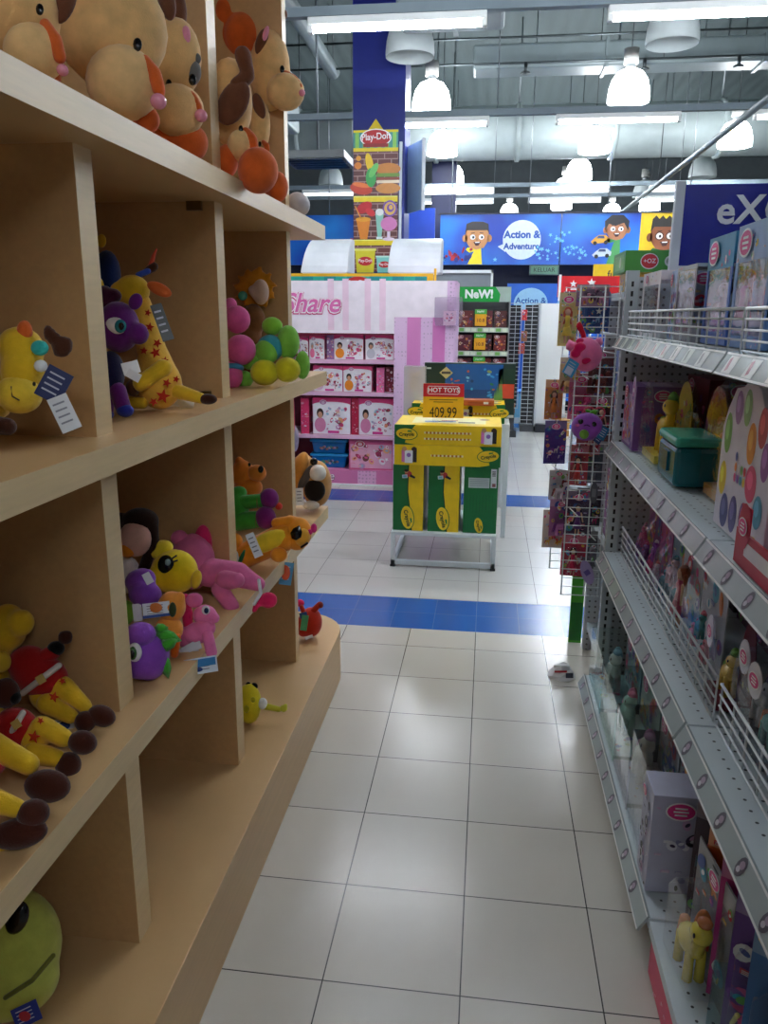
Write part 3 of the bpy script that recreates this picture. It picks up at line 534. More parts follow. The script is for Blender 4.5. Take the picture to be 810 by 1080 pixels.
 ('body',(128,66,170),[('e',-0.7067,1.4773,0.8683,0.0339,0.0259,0.0259,0.3),('e',-0.6889,1.4571,0.8449,0.0359,0.0279,0.0279,-0.1)],None,None),
 ('belly',(130,190,60),[('e',-0.7302,1.4499,0.8053,0.0179,0.0259,0.0179,0)],None,None),
 ('label',(225,225,230),[('q',-0.6945,1.4282,0.8159,0.0179,0.0359,0.1,0)],None,None),
 ('label',(225,225,230),[('q',-0.6793,1.4552,0.8815,0.016,0.0239,0.5,0)],None,None),
]),
('plush_dragon','purple plush dragon head with green leaf crest at the low shelf edge','plush toy',None,0.006,(-0.646, 1.3346, 0.71),[
 ('head',(140,74,184),[('e',-0.6387,1.348,0.7589,0.041,0.0485,0.0373,0),('e',-0.6538,1.3324,0.751,0.0261,0.0336,0.0261,0)],None,None),
 ('snout',(146,80,190),[('e',-0.649,1.3397,0.8078,0.0299,0.0243,0.0261,0)],None,None),
 ('eye',(235,235,235),[('e',-0.6489,1.3102,0.7832,0.014,0.0187,0.0075,0)],None,None),
 ('iris',(60,110,50),[('e',-0.65,1.3044,0.7838,0.0084,0.0131,0.0056,0)],None,None),
 ('pupil',(12,10,10),[('e',-0.6492,1.3005,0.7836,0.0047,0.0084,0.0037,0)],None,None),
 ('crest',(70,170,50),[('l',-0.6263,1.3537,0.8054,-0.5723,1.357,0.7913,0.0299),('l',-0.6144,1.3444,0.7782,-0.5784,1.3537,0.7964,0.0261),('l',-0.6118,1.3455,0.7658,-0.5953,1.3357,0.7191,0.0261),('l',-0.6266,1.3555,0.8126,-0.5991,1.36,0.8163,0.0224)],None,None),
]),
('plush_pony','yellow plush pony head with large dark eye leaning on the pink pony','plush toy',None,0.005,(-0.7, 1.6389, 0.7475),[
 ('head',(240,206,30),[('e',-0.7075,1.6582,0.8271,0.0555,0.0532,0.0488,0),('e',-0.7308,1.6359,0.824,0.0311,0.0311,0.0311,0)],None,None),
 ('ear',(238,200,50),[('e',-0.6483,1.6403,0.8175,0.0122,0.0222,0.0133,-0.2)],None,None),
 ('mane',(246,220,60),[('e',-0.7361,1.6687,0.8828,0.0244,0.0177,0.02,0),('e',-0.746,1.6571,0.8697,0.0177,0.0133,0.0155,0)],None,None),
 ('eye',(20,26,24),[('e',-0.7111,1.621,0.8552,0.0189,0.0233,0.0089,0)],None,None),
 ('highlight',(170,200,200),[('e',-0.7036,1.6151,0.8643,0.0067,0.0078,0.0033,0)],None,None),
 ('eyelash',(12,10,10),[('k',-0.7,1.6236,0.8685,0.0022,-0.6883,1.6294,0.8763,0.0018),('k',-0.6976,1.6223,0.8623,0.0022,-0.6858,1.627,0.8659,0.0018)],None,None),
]),
('plush_pony','large pink plush pony lying across the low shelf with hot pink tail','plush toy',None,0.005,(-0.62, 1.775, 0.6696),[
 ('head',(224,112,160),[('e',-0.7231,1.8107,0.8035,0.0573,0.0716,0.0478,0)],None,None),
 ('ear',(224,112,160),[('e',-0.7533,1.8077,0.8655,0.0215,0.0191,0.0119,0.3)],None,None),
 ('mane',(214,40,100),[('e',-0.7018,1.8329,0.8405,0.0239,0.0525,0.0191,0)],None,None),
 ('body',(224,112,160),[('k',-0.6717,1.7966,0.7804,0.0382,-0.6053,1.8041,0.7762,0.0334),('k',-0.6053,1.8041,0.7762,0.0334,-0.5522,1.8051,0.7534,0.0191)],None,None),
 ('leg',(224,112,160),[('k',-0.6239,1.7707,0.7716,0.0263,-0.5915,1.7613,0.7766,0.0191)],None,None),
 ('leg',(224,112,160),[('k',-0.637,1.7632,0.7487,0.0215,-0.6045,1.7485,0.7136,0.0191)],None,None),
 ('tail',(230,40,96),[('e',-0.5246,1.7987,0.7142,0.0239,0.0215,0.0167,0),('k',-0.5491,1.7892,0.7088,0.0096,-0.5564,1.779,0.692,0.0072)],None,None),
 ('strap',(235,235,235),[('k',-0.5449,1.7902,0.769,0.0043,-0.5389,1.7828,0.7369,0.0043),('k',-0.5389,1.7828,0.7369,0.0043,-0.553,1.77,0.7133,0.0043)],None,None),
]),
('plush_pony','orange plush pony with a printed card tag, tucked between the purple and pink toys','plush toy',None,0.005,(-0.63, 1.4334, 0.742),[
 ('head',(238,150,60),[('e',-0.6312,1.4537,0.8222,0.0295,0.0335,0.0276,0),('e',-0.6127,1.4562,0.839,0.0118,0.0177,0.0098,0)],None,None),
 ('body',(238,150,60),[('e',-0.6353,1.4415,0.7763,0.0295,0.0295,0.0256,0)],None,None),
 ('mane',(60,70,40),[('e',-0.6183,1.4278,0.8266,0.0079,0.0158,0.0059,0)],None,None),
 ('leg',(232,110,30),[('k',-0.6145,1.4292,0.7659,0.0098,-0.6155,1.4167,0.7334,0.0079)],None,None),
 ('tag',(225,228,235),[('q',-0.6494,1.42,0.8279,0.0532,0.0295,0.1,0)],None,None),
 ('tag_print',(230,130,60),[('e',-0.6502,1.4181,0.8327,0.0138,0.0098,0.0016,0)],None,None),
 ('tag_border',(50,80,160),[('q',-0.6481,1.4152,0.8164,0.0532,0.0059,0.1,0)],None,None),
]),
('plush_pony','small pink plush pony sitting at the low shelf edge on a blue card','plush toy',None,0.0045,(-0.6, 1.4963, 0.6718),[
 ('head',(232,120,170),[('e',-0.5878,1.5249,0.7777,0.0268,0.0237,0.0226,0),('e',-0.5644,1.5186,0.775,0.0124,0.0124,0.0124,0)],None,None),
 ('ear',(226,110,160),[('e',-0.6101,1.5262,0.811,0.0185,0.0165,0.0103,0)],None,None),
 ('body',(232,120,170),[('e',-0.6068,1.5127,0.7397,0.0329,0.0247,0.0226,0),('e',-0.584,1.511,0.755,0.0247,0.0206,0.0185,0)],None,None),
 ('leg',(232,120,170),[('k',-0.5744,1.5005,0.7424,0.0124,-0.5635,1.489,0.7086,0.0124)],None,None),
 ('leg',(232,120,170),[('k',-0.6272,1.51,0.7395,0.0165,-0.6286,1.5058,0.7236,0.0144)],None,None),
 ('foot',(226,60,130),[('e',-0.6063,1.4875,0.691,0.0144,0.0113,0.0124,0)],None,None),
 ('mane',(220,40,100),[('e',-0.6244,1.519,0.7735,0.0124,0.0329,0.0124,0),('e',-0.6414,1.5353,0.8124,0.0206,0.0103,0.0103,0)],None,None),
 ('eye',(235,235,235),[('e',-0.5791,1.5093,0.7963,0.0093,0.0103,0.0051,0)],None,None),
 ('pupil',(20,40,80),[('e',-0.5763,1.5045,0.7972,0.0049,0.0066,0.0031,0)],None,None),
 ('wrap',(190,190,195),[('q',-0.6121,1.4836,0.7123,0.0371,0.0247,0.5,0),('q',-0.5996,1.4853,0.7211,0.0288,0.0165,0.3,0)],None,None),
]),
('hang_tag','blue and white printed card hanging under the small pink pony','tag',None,0.006,(-0.572, 1.4466, 0.6927),[
 ('card',(225,232,240),[('q',-0.5722,1.4476,0.6965,0.0677,0.0338,0.12,0)],None,None),
 ('print',(50,130,190),[('q',-0.5717,1.4472,0.7032,0.0597,0.0159,0.12,0)],None,None),
 ('print',(40,60,120),[('e',-0.5826,1.4415,0.6901,0.0159,0.006,0.0012,0)],None,None),
]),
('plush_bear','orange plush bear at the back of the far low compartment','plush toy',None,0.006,(-0.72, 2.2838, 0.8448),[
 ('head',(226,130,40),[('e',-0.7409,2.303,0.9304,0.0383,0.0442,0.0353,0),('e',-0.7542,2.3114,0.9703,0.0147,0.0147,0.0118,0)],None,None),
 ('muzzle',(228,136,50),[('e',-0.693,2.2954,0.9364,0.0295,0.0265,0.0265,0)],None,None),
 ('nose',(12,10,10),[('e',-0.6751,2.2772,0.9524,0.0088,0.0118,0.0074,0)],None,None),
 ('body',(222,124,36),[('e',-0.7218,2.2953,0.8905,0.0442,0.0324,0.0353,0)],None,None),
 ('eye',(12,10,10),[('e',-0.7119,2.2819,0.9651,0.0047,0.0059,0.0035,0)],None,None),
]),
('plush_dinosaur','green plush dinosaur with purple feet lying in the far low compartment','plush toy',None,0.006,(-0.68, 2.1832, 0.7767),[
 ('body',(60,150,50),[('e',-0.728,2.1959,0.8507,0.0369,0.0512,0.0398,0),('e',-0.724,2.2069,0.8921,0.0256,0.0227,0.0227,0)],None,None),
 ('leg',(60,150,50),[('k',-0.7082,2.1908,0.8673,0.0227,-0.6547,2.1881,0.8758,0.0199)],None,None),
 ('leg',(60,150,50),[('k',-0.7155,2.1704,0.8139,0.0284,-0.6621,2.1677,0.8226,0.0256)],None,None),
 ('foot',(120,34,110),[('e',-0.6255,2.1877,0.8827,0.0284,0.0313,0.0256,0)],None,None),
 ('foot',(112,30,104),[('e',-0.6321,2.1647,0.8304,0.0313,0.0341,0.0284,0)],None,None),
 ('band',(100,110,50),[('e',-0.6602,2.1867,0.873,0.0045,0.0207,0.0207,0),('e',-0.6593,2.168,0.8226,0.0045,0.0264,0.0264,0)],None,None),
 ('hand',(200,60,40),[('e',-0.5983,2.1913,0.8598,0.0114,0.0114,0.0114,0)],None,None),
]),
('plush_tiger','orange plush tiger with yellow belly stretched out in the far low compartment','plush toy',None,0.006,(-0.6033, 2.0695, 0.71),[
 ('head',(240,150,36),[('e',-0.5208,2.1038,0.8028,0.0408,0.0489,0.038,-0.2),('e',-0.5435,2.1082,0.8316,0.0272,0.0245,0.0217,0)],None,None),
 ('muzzle',(246,176,60),[('e',-0.5047,2.0828,0.801,0.0245,0.0272,0.0217,0)],None,None),
 ('nose',(12,10,10),[('l',-0.5199,2.0551,0.7999,-0.5056,2.0668,0.8387,0.0326)],None,None),
 ('mouth',(40,20,16),[('k',-0.4993,2.0578,0.7778,0.0033,-0.4838,2.0625,0.7882,0.0033)],None,None),
 ('body',(240,150,36),[('k',-0.6798,2.0662,0.7358,0.0353,-0.5582,2.0969,0.7946,0.0408)],None,None),
 ('belly',(240,206,50),[('e',-0.5954,2.0597,0.7896,0.0598,0.0272,0.019,0.42)],None,None),
 ('arm',(240,150,36),[('k',-0.5798,2.0982,0.8328,0.0163,-0.541,2.0993,0.8397,0.0163)],None,None),
 ('arm',(240,150,36),[('e',-0.564,2.0519,0.7542,0.0245,0.0217,0.0217,0)],None,None),
 ('leg',(240,150,36),[('e',-0.696,2.0696,0.7794,0.0217,0.0272,0.0245,0)],None,None),
 ('leg',(236,236,225),[('e',-0.6862,2.0509,0.7346,0.0163,0.0299,0.0272,0)],None,None),
 ('stripe',(30,110,60),[('e',-0.6703,2.0543,0.74,0.0082,0.0326,0.0326,-0.4)],None,None),
 ('flower',(220,50,130),[('e',-0.4721,2.0983,0.8232,0.0095,0.0136,0.0082,0),('e',-0.4824,2.0943,0.8127,0.0082,0.0082,0.0082,0)],None,None),
 ('care_card',(215,220,225),[('q',-0.6278,2.0291,0.786,0.0245,0.0707,0.4,0)],None,None),
]),
('hang_tag','orange and blue card tag hanging off the far end of the low shelf','tag',None,0.006,(-0.572, 2.1595, 0.6584),[
 ('card',(90,160,200),[('q',-0.5721,2.1602,0.6612,0.0368,0.068,-0.15,0)],None,None),
 ('print',(226,90,40),[('e',-0.5743,2.1579,0.6648,0.0142,0.0227,0.0023,0)],None,None),
 ('string',(220,220,220),[('k',-0.5678,2.1692,0.6942,0.0011,-0.5657,2.1744,0.7134,0.0011)],None,None),
]),
('plush_dog','tan and white plush dog at the end of the low shelf','plush toy',None,0.006,(-0.6274, 2.7456, 0.71),[
 ('body',(206,150,84),[('e',-0.6103,2.7721,0.8054,0.0562,0.0878,0.0632,0),('e',-0.6603,2.7742,0.8392,0.0492,0.0772,0.0492,0)],None,None),
 ('back',(214,144,60),[('e',-0.6683,2.7488,0.8581,0.0316,0.0702,0.0421,-0.3)],None,None),
 ('muzzle',(236,230,222),[('e',-0.5979,2.7346,0.8526,0.0316,0.0316,0.0316,0)],None,None),
 ('nose',(12,10,10),[('e',-0.6132,2.7429,0.8927,0.014,0.014,0.014,0)],None,None),
 ('dark_hole',(28,20,16),[('e',-0.6051,2.7149,0.7931,0.0386,0.0421,0.0176,0)],None,None),  # solid black ellipsoid stands in for a dark hole in the toy
 ('paw',(232,222,205),[('e',-0.6166,2.6997,0.7395,0.0316,0.0176,0.0246,0)],None,None),
 ('ear',(90,84,80),[('e',-0.6402,2.7179,0.837,0.0158,0.0527,0.0105,-0.5)],None,None),
 ('tag',(235,235,235),[('q',-0.6547,2.6852,0.7733,0.0281,0.0632,0.05,0)],None,None),
]),
('plush_crab','red plush crab with green pocket at the far end of the platform','plush toy',None,0.006,(-0.6419, 2.7233, 0.205),[
 ('body',(190,48,28),[('e',-0.6336,2.7405,0.2685,0.0436,0.0582,0.0436,0),('e',-0.6595,2.7233,0.2585,0.0291,0.0436,0.0327,0)],None,None),
 ('arm',(190,48,28),[('k',-0.6248,2.7378,0.3128,0.0145,-0.6008,2.7481,0.341,0.0109),('k',-0.6513,2.723,0.2978,0.0109,-0.667,2.7299,0.3327,0.0109)],None,None),
 ('claw',(150,50,40),[('e',-0.5971,2.7477,0.3375,0.0109,0.0127,0.0109,0)],None,None),
 ('pocket',(90,170,120),[('q',-0.6467,2.6865,0.2858,0.0255,0.0582,-0.15,0)],None,None),
 ('flap',(60,90,140),[('q',-0.6513,2.693,0.3135,0.0291,0.0218,0.2,0)],None,None),
 ('crown',(220,40,100),[('e',-0.6796,2.7525,0.3388,0.0182,0.0145,0.0145,0)],None,None),
 ('label',(235,235,235),[('q',-0.6277,2.6792,0.2325,0.0291,0.0109,0.3,0)],None,None),
]),
('plush_toy','yellow plush with white collar and one arm out, in the far platform compartment','plush toy',None,0.006,(-0.6777, 2.0683, 0.205),[
 ('body',(222,204,40),[('e',-0.6773,2.084,0.2664,0.0374,0.0633,0.0288,0),('k',-0.6929,2.0905,0.2998,0.0201,-0.6787,2.0746,0.2301,0.023)],None,None),
 ('collar',(235,235,235),[('e',-0.6358,2.0842,0.2695,0.0144,0.0173,0.0144,0)],None,None),
 ('arm',(196,190,50),[('k',-0.6284,2.0883,0.2584,0.0104,-0.5882,2.0914,0.2503,0.0086)],None,None),
 ('hand',(200,196,60),[('e',-0.574,2.094,0.2531,0.0144,0.013,0.0115,0),('e',-0.5659,2.0979,0.2644,0.0069,0.0069,0.0069,0)],None,None),
 ('lash',(12,10,10),[('e',-0.6822,2.0969,0.3194,0.0086,0.0115,0.0058,0),('e',-0.665,2.0985,0.3167,0.0115,0.0115,0.0058,0)],None,None),
 ('spot',(180,170,30),[('e',-0.676,2.051,0.2652,0.0086,0.0115,0.0043,0),('e',-0.659,2.0655,0.2901,0.0072,0.0086,0.0043,0)],None,None),
]),
('plush_monster','large lime green fluffy plush with black eye, on the platform nearest the camera','plush toy',None,0.008,(-0.7781, 1.0399, 0.205),[
 ('body',(196,200,90),[('e',-0.8142,1.0627,0.313,0.0981,0.1049,0.0846,0),('e',-0.7899,1.0317,0.2754,0.0846,0.0575,0.0744,0)],None,None),
 ('mouth',(120,120,50),[('k',-0.7551,0.9721,0.307,0.0041,-0.7133,0.986,0.3334,0.0041),('k',-0.7133,0.986,0.3334,0.0041,-0.6945,1.0212,0.3519,0.0041)],None,None),
 ('eye',(12,10,10),[('e',-0.7491,1.0171,0.4255,0.0186,0.0288,0.0118,-0.35)],None,None),
 ('tag',(30,50,140),[('q',-0.7093,0.9558,0.2959,0.0406,0.0338,0.35,0)],None,None),
 ('tag_print',(200,60,70),[('e',-0.7104,0.9521,0.2958,0.0102,0.0085,0.001,0)],None,None),
]),
('plush_owl','round pink plush owl hanging on the wire grid with a blue card','plush toy',None,0.005,(0.3241, 2.74, 1.2846),[
 ('body',(236,120,168),[('e',0.3272,2.7412,1.2877,0.0542,0.0574,0.0478,0)],None,None),
 ('ear',(236,120,168),[('l',0.281,2.7252,1.3003,0.267,2.7327,1.3371,0.0383),('l',0.3621,2.7405,1.3193,0.3738,2.7483,1.344,0.0319)],None,None),
 ('flower',(214,24,90),[('e',0.288,2.6975,1.2923,0.0191,0.0159,0.0096,0),('e',0.3024,2.7015,1.3139,0.0223,0.0159,0.0096,0),('e',0.3193,2.6888,1.2685,0.0128,0.0128,0.008,0),('e',0.3035,2.7228,1.3317,0.0159,0.0128,0.0096,0),('e',0.3285,2.6908,1.2716,0.0128,0.0096,0.008,0)],None,None),
 ('chain',(200,24,50),[('e',0.3014,2.7615,1.3803,0.0128,0.0159,0.0064,0),('k',0.3045,2.7619,1.3803,0.0096,0.3187,2.7543,1.3433,0.0096),('e',0.3184,2.7558,1.3495,0.0096,0.0128,0.0064,0)],None,None),
 ('hang_tag',(70,160,210),[('q',0.2749,2.6907,1.2461,0.0415,0.0542,-0.5,0)],None,None),
 ('tag_print',(215,220,235),[('q',0.2687,2.6842,1.2371,0.0255,0.0255,-0.5,0)],None,None),
]),
('plush_fruit','purple round plush with sad face and green leaf hanging on the wire grid','plush toy',None,0.005,(0.3443, 2.72, 1.0477),[
 ('body',(142,72,170),[('e',0.3443,2.72,1.0477,0.0534,0.0485,0.0453,0)],None,None),
 ('eye',(12,10,10),[('e',0.3177,2.6786,1.0703,0.0091,0.0091,0.0052,0)],None,None),
 ('eye',(12,10,10),[('e',0.3622,2.6821,1.0613,0.0091,0.0091,0.0052,0)],None,None),
 ('cheek',(190,80,150),[('e',0.3075,2.6774,1.0574,0.0081,0.0052,0.0032,0)],None,None),
 ('mouth',(50,30,80),[('k',0.3287,2.6716,1.0571,0.0016,0.338,2.6733,1.0603,0.0016),('k',0.338,2.6733,1.0603,0.0016,0.3476,2.6737,1.0557,0.0016)],None,None),
 ('belly',(110,160,60),[('e',0.3308,2.6729,1.0282,0.0162,0.0162,0.0078,0)],None,None),
 ('leaf',(90,170,50),[('l',0.3506,2.7182,1.0901,0.382,2.7255,1.1028,0.0226),('l',0.3577,2.7264,1.0925,0.3349,2.7266,1.1048,0.0162)],None,None),
 ('hang_tag',(36,110,150),[('q',0.3968,2.7018,1.0289,0.0291,0.0453,-0.5,0)],None,None),
 ('hang_tag',(40,60,110),[('q',0.3856,2.7029,1.0123,0.0259,0.0388,-0.6,0)],None,None),
]),
]# ================= left wooden display shelving
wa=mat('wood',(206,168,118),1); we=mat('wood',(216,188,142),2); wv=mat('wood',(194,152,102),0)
LS=T('display_shelving','long light wood display shelving with square compartments full of plush toys','shelving',(-.8,1.4,0))
def lsb(name,a,b,m,bev=.0015,par=LS): return MB(LS.location).box2(a,b,m).build(name,par,bevel=bev)
YE=2.82
q=MB(LS.location); pts=[(-.534,-.6),(-.534,2.80)]+[(-.734+.2*math.cos(a),2.80+.2*math.sin(a)) for a in [math.pi/2*i/8 for i in range(1,9)]]+[(-1.3,3.0),(-1.3,-.6)]
q.prism(pts,.205,wa,Matrix.Identity(4)); q.build('platform',LS,bevel=.002)
for z in (1.664,1.167,.664):
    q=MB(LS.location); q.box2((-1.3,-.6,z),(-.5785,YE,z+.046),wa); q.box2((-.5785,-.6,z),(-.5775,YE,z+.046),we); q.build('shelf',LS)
lsb('back_panel',(-1.2,-.6,.2),(-1.18,2.78,2.6),wv)
for z0,z1 in ((.205,.664),(.71,1.167),(1.213,1.664),(1.71,2.5)):
    for y0 in (-.05,.585,1.215,1.85,2.515):
        y1=y0+(.056 if y0<2.5 else .045)
        if z0>1.7 and y0<1.3 : continue
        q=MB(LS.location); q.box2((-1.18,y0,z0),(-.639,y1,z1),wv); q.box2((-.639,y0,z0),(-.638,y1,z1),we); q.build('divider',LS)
for y0,z in ((1.846,1.655),(1.846,1.222)):
    MB(LS.location).box2((-.70,y0-.012,z-.012),(-.665,y0-.001,z+.008),mat('metal',(120,96,60))).build('bracket',LS)
# ================= plush toys
def leaf_pts(b,t,w):
    b=Vector(b);t=Vector(t);a=t-b;L=a.length;a/=L; n=FACE@Vector((0,0,1)); s=n.cross(a).normalized()
    return [b-s*w*.2,b+a*L*.3-s*w*.5,b+a*L*.65-s*w*.42,t,b+a*L*.65+s*w*.42,b+a*L*.3+s*w*.5,b+s*w*.2],n
HARD={'eye','iris','pupil','highlight','nose','buckle','print','tag','care_card','tag_print','tag_border','label','paper','card','string','nostril','mouth_line','eyelash','hang_tag','wrap'}
def make_plush(name,label,cat,group,vox,base,parts):
    t=T(name,label,cat,base,0,group)
    for pname,c,els,par,lab in parts:
        b=MB(base); soft=pname not in HARD; big=False
        m=mat('plush',c) if soft else mat('gloss',c) if pname in('eye','iris','pupil','highlight','nose') else card(*c)
        for e in els:
            if e[0]=='e':
                _,x,y,z,rx,ry,rz,rot=e
                b.ell((x,y,z),(rx,ry,rz),m,FACE@Matrix.Rotation(rot,3,'Z'),20 if rx>.01 else 12,14 if rx>.01 else 8); big|=min(rx,ry,rz)>vox*1.6
            elif e[0]=='k':
                _,x0,y0,z0,r0,x1,y1,z1,r1=e; b.cap((x0,y0,z0),r0,(x1,y1,z1),r1,m); big|=min(r0,r1)>vox*1.6
            elif e[0]=='q':
                _,x,y,z,w,h,rot,yaw=e
                M=Matrix.Translation((x,y,z))@(FACE@Matrix.Rotation(rot,3,'Z')@Matrix.Rotation(.25,3,'Y')).to_4x4()
                b.box((0,0,0),(w,h,.0016),m,M)
                if pname in('tag','hang_tag','care_card','card'):
                    for k in range(4): b.rc(M@Matrix.Translation((0,0,.0009)),-w*.05,h*(.3-.18*k),w*.6,h*.05,card(120,120,128) if sum(c)>450 else card(200,200,210),1)
            elif e[0]=='l':
                _,x0,y0,z0,x1,y1,z1,w=e; pts,n=leaf_pts((x0,y0,z0),(x1,y1,z1),w); d=w*.22
                k=len(pts); mid=sum(pts,Vector())/k
                b.add(pts+[mid+n*d,mid-n*d],[(i,(i+1)%k,k) for i in range(k)]+[((i+1)%k,i,k+1) for i in range(k)],m,None,True)
            elif e[0]=='s':
                _,x,y,z,r,rot=e
                M=Matrix.Translation((x,y,z))@FACE.to_4x4(); b.prism(star_pts(0,0,r,rot=rot),.0015,m,M)
        multi=len(els)>1 and all(e[0] in 'ek' for e in els)
        o=b.build(pname,t,remesh=vox if (soft and multi and big) else 0)
        if lab: o['label']=lab
    return t
for p in PLUSH: make_plush(*p)
# ================= right gondola
shm=mat('paint',(206,216,220)); rail_m=mat('gloss',(176,186,186)); wire_m=mat('paint',(226,230,232))
XF=.42; XB=.90
GW=[(1.352,.42),(1.002,.42),(.608,.42),(.13,.388)]
def gondola(label,y0,y1,mark):
    t=T('gondola_shelf_unit',label,'shelving',(.66,(y0+y1)/2,0)); O=t.location
    MB(O).box2((.80+.08,y0,.05),(.90,y1,1.95),mat('peg',(190,196,200))).build('back_panel',t)
    for y in (y0+.012,y1-.012):
        b=MB(O).box2((.86,y-.012,0),(.885,y+.012,1.95),shm)
        for k in range(60): b.rc(leftf(.86,y,.04),0,k*.03,.006,.016,blackm,1)
        b.build('upright',t)
    MB(O).box2((.46,y0,0),(.88,y1,.1),mat('paint',(120,126,130))).build('base',t)
    for i,(z,x) in enumerate(GW):
        b=MB(O).box2((x+.012,y0+.002,z-.03),(.88,y1-.002,z-.004),shm)
        n=int((y1-y0)/.032)
        for r_ in range(4):
            for k in range(n): b.dc(topf(0,0,z-.004),x+.05+r_*.03,y0+.03+k*.032,.0035,.0035,card(60,66,70),1,n=6)
        s=b.build('shelf',t)
        if mark or i<3:
            # sloping price rail along the front edge
            top=(x+.01,z); bot=(x-.012,z-.038)
            b=MB(O); M=frame((bot[0],y1-.004,bot[1]),(0,-1,0),Vector((top[0]-bot[0],0,top[1]-bot[1])).normalized(),Vector((-(top[1]-bot[1]),0,top[0]-bot[0])).normalized())
            L=y1-y0-.008; hh=.044
            b.box((L/2,hh/2,-.003),(L,hh,.006),rail_m,M); b.rc(M,L/2,hh*.96,L,.004,white,2); b.rc(M,L/2,.002,L,.004,white,2)
            k=0
            while .06+k*.115<L-.04:
                u=.06+k*.115; R2=random.Random(int(y0*100)+i*50+k)
                if i==0: b.rc(M,u,hh*.5,.05,.034,card(*R2.choice([(210,214,208),(196,206,196),(222,220,216)])),2); b.rc(M,u-.008,hh*.5,.012,.026,card(*R2.choice([(90,110,96),(170,90,100),(120,124,120)])),3,.4)
                else:
                    b.dc(M,u,hh*.5,.0135,.017,card(96,92,104),2,n=12); b.dc(M,u+.001,hh*.58,.008,.007,card(170,150,170),3,n=8); b.dc(M,u-.002,hh*.36,.006,.005,card(200,196,204),3,n=8)
                k+=1
            r=b.build('price_rail',s)
    return t
g1=gondola('far bay of the white shelving on the right, packed with boxed toys',1.512,2.73,True)
g2=gondola('near bay of the white shelving on the right, cut by the picture edge',.30,1.508,False)
def wire_fence(label,x,y0,y1,z,h,n,tilt):
    t=T('wire_shelf_fence',label,'shelf fence',(x,(y0+y1)/2,z),0,'wire fences along the shelf edges'); O=t.location
    for k in range(n):
        zz=z+h*(k+.15)/(n-.85)*.98; MB(O).cyl((x+tilt*k/n,y0,zz),(x+tilt*k/n,y1,zz),.0032 if k==n-1 else .0022,wire_m,8).build('wire',t)
    m=int((y1-y0)/.075)
    for k in range(m+1):
        y=y0+(y1-y0)*k/m; b=MB(O); b.cyl((x+.003,y,z-.004),(x+tilt+.003,y,z+h),.0022,wire_m,6); b.build('upright_wire',t)
    return t
wire_fence('white wire fence along the far half of the top right shelf',.452,1.52,2.70,1.352,.078,5,.0)
wire_fence('white wire fence along the near part of the top right shelf',.452,.4,1.50,1.352,.078,5,.0)
wire_fence('white wire fence along the far half of the third right shelf',.487,1.535,2.70,.608,.098,5,.0)
wire_fence('white wire fence along the near part of the third right shelf',.487,.4,1.50,.608,.098,5,.0)
# perforated end frame where the wire grids hang
ef=T('shelf_end_frame','slotted white end frame of the right shelving where the wire grids hang','shelving',(.62,2.80,0))
for x in (.465,.88):
    b=MB(ef.location).box2((x-.02,2.765,0),(x+.02,2.80,1.56),shm)
    for k in range(48): b.rc(front(x,2.765,.06),0,k*.031,.008,.017,blackm,1)
    for k in range(48): b.rc(leftf(x-.02,2.782,.06),0,k*.031,.008,.017,blackm,1)
    b.build('upright',ef)
MB(ef.location).box2((.485,2.775,.1),(.86,2.79,1.54),mat('peg',(196,200,204))).build('panel',ef)
def grid(label,x0,x1,y,z0,z1,dz,xs,rz=0):
    t=T('wire_grid',label,'wire grid',((x0+x1)/2,y,z0),rz,'narrow wire grids at the shelf end'); b=MB(t.location)
    n=int((z1-z0)/dz)
    for k in range(n+1):
        MB(t.location).cyl((x0-.004,y,z0+k*dz),(x1+.004,y,z0+k*dz),.0017,wire_m,6).build('cross_wire',t)
    for x in xs: MB(t.location).cyl((x,y+.003,z0-.002),(x,y+.003,z0+n*dz+.003),.0026,wire_m,8).build('upright_wire',t)
    for z in (z0+.3,z1-.3):
        MB(t.location).tube([(x1,y,z),(x1+.03,y-.01,z)],.003,wire_m).build('hook',t)
    return t
grid('near narrow wire grid hung with small toys at the end of the right shelving',.304,.437,2.815,.405,1.525,.0335,(.305,.387,.436))
grid('far narrow wire grid behind the hanging toys at the end of the right shelving',.300,.437,3.3,.35,1.525,.0335,(.301,.36,.436))
for z in (.5,1.35):
    MB0=MB((.44,3.06,z)).cyl((.44,2.815,z),(.44,3.3,z),.006,shm,8); tag(MB0.build('grid_rail'),'white bar joining the near and far wire grids, %s of the two'%('upper' if z>1 else 'lower'),'bar')
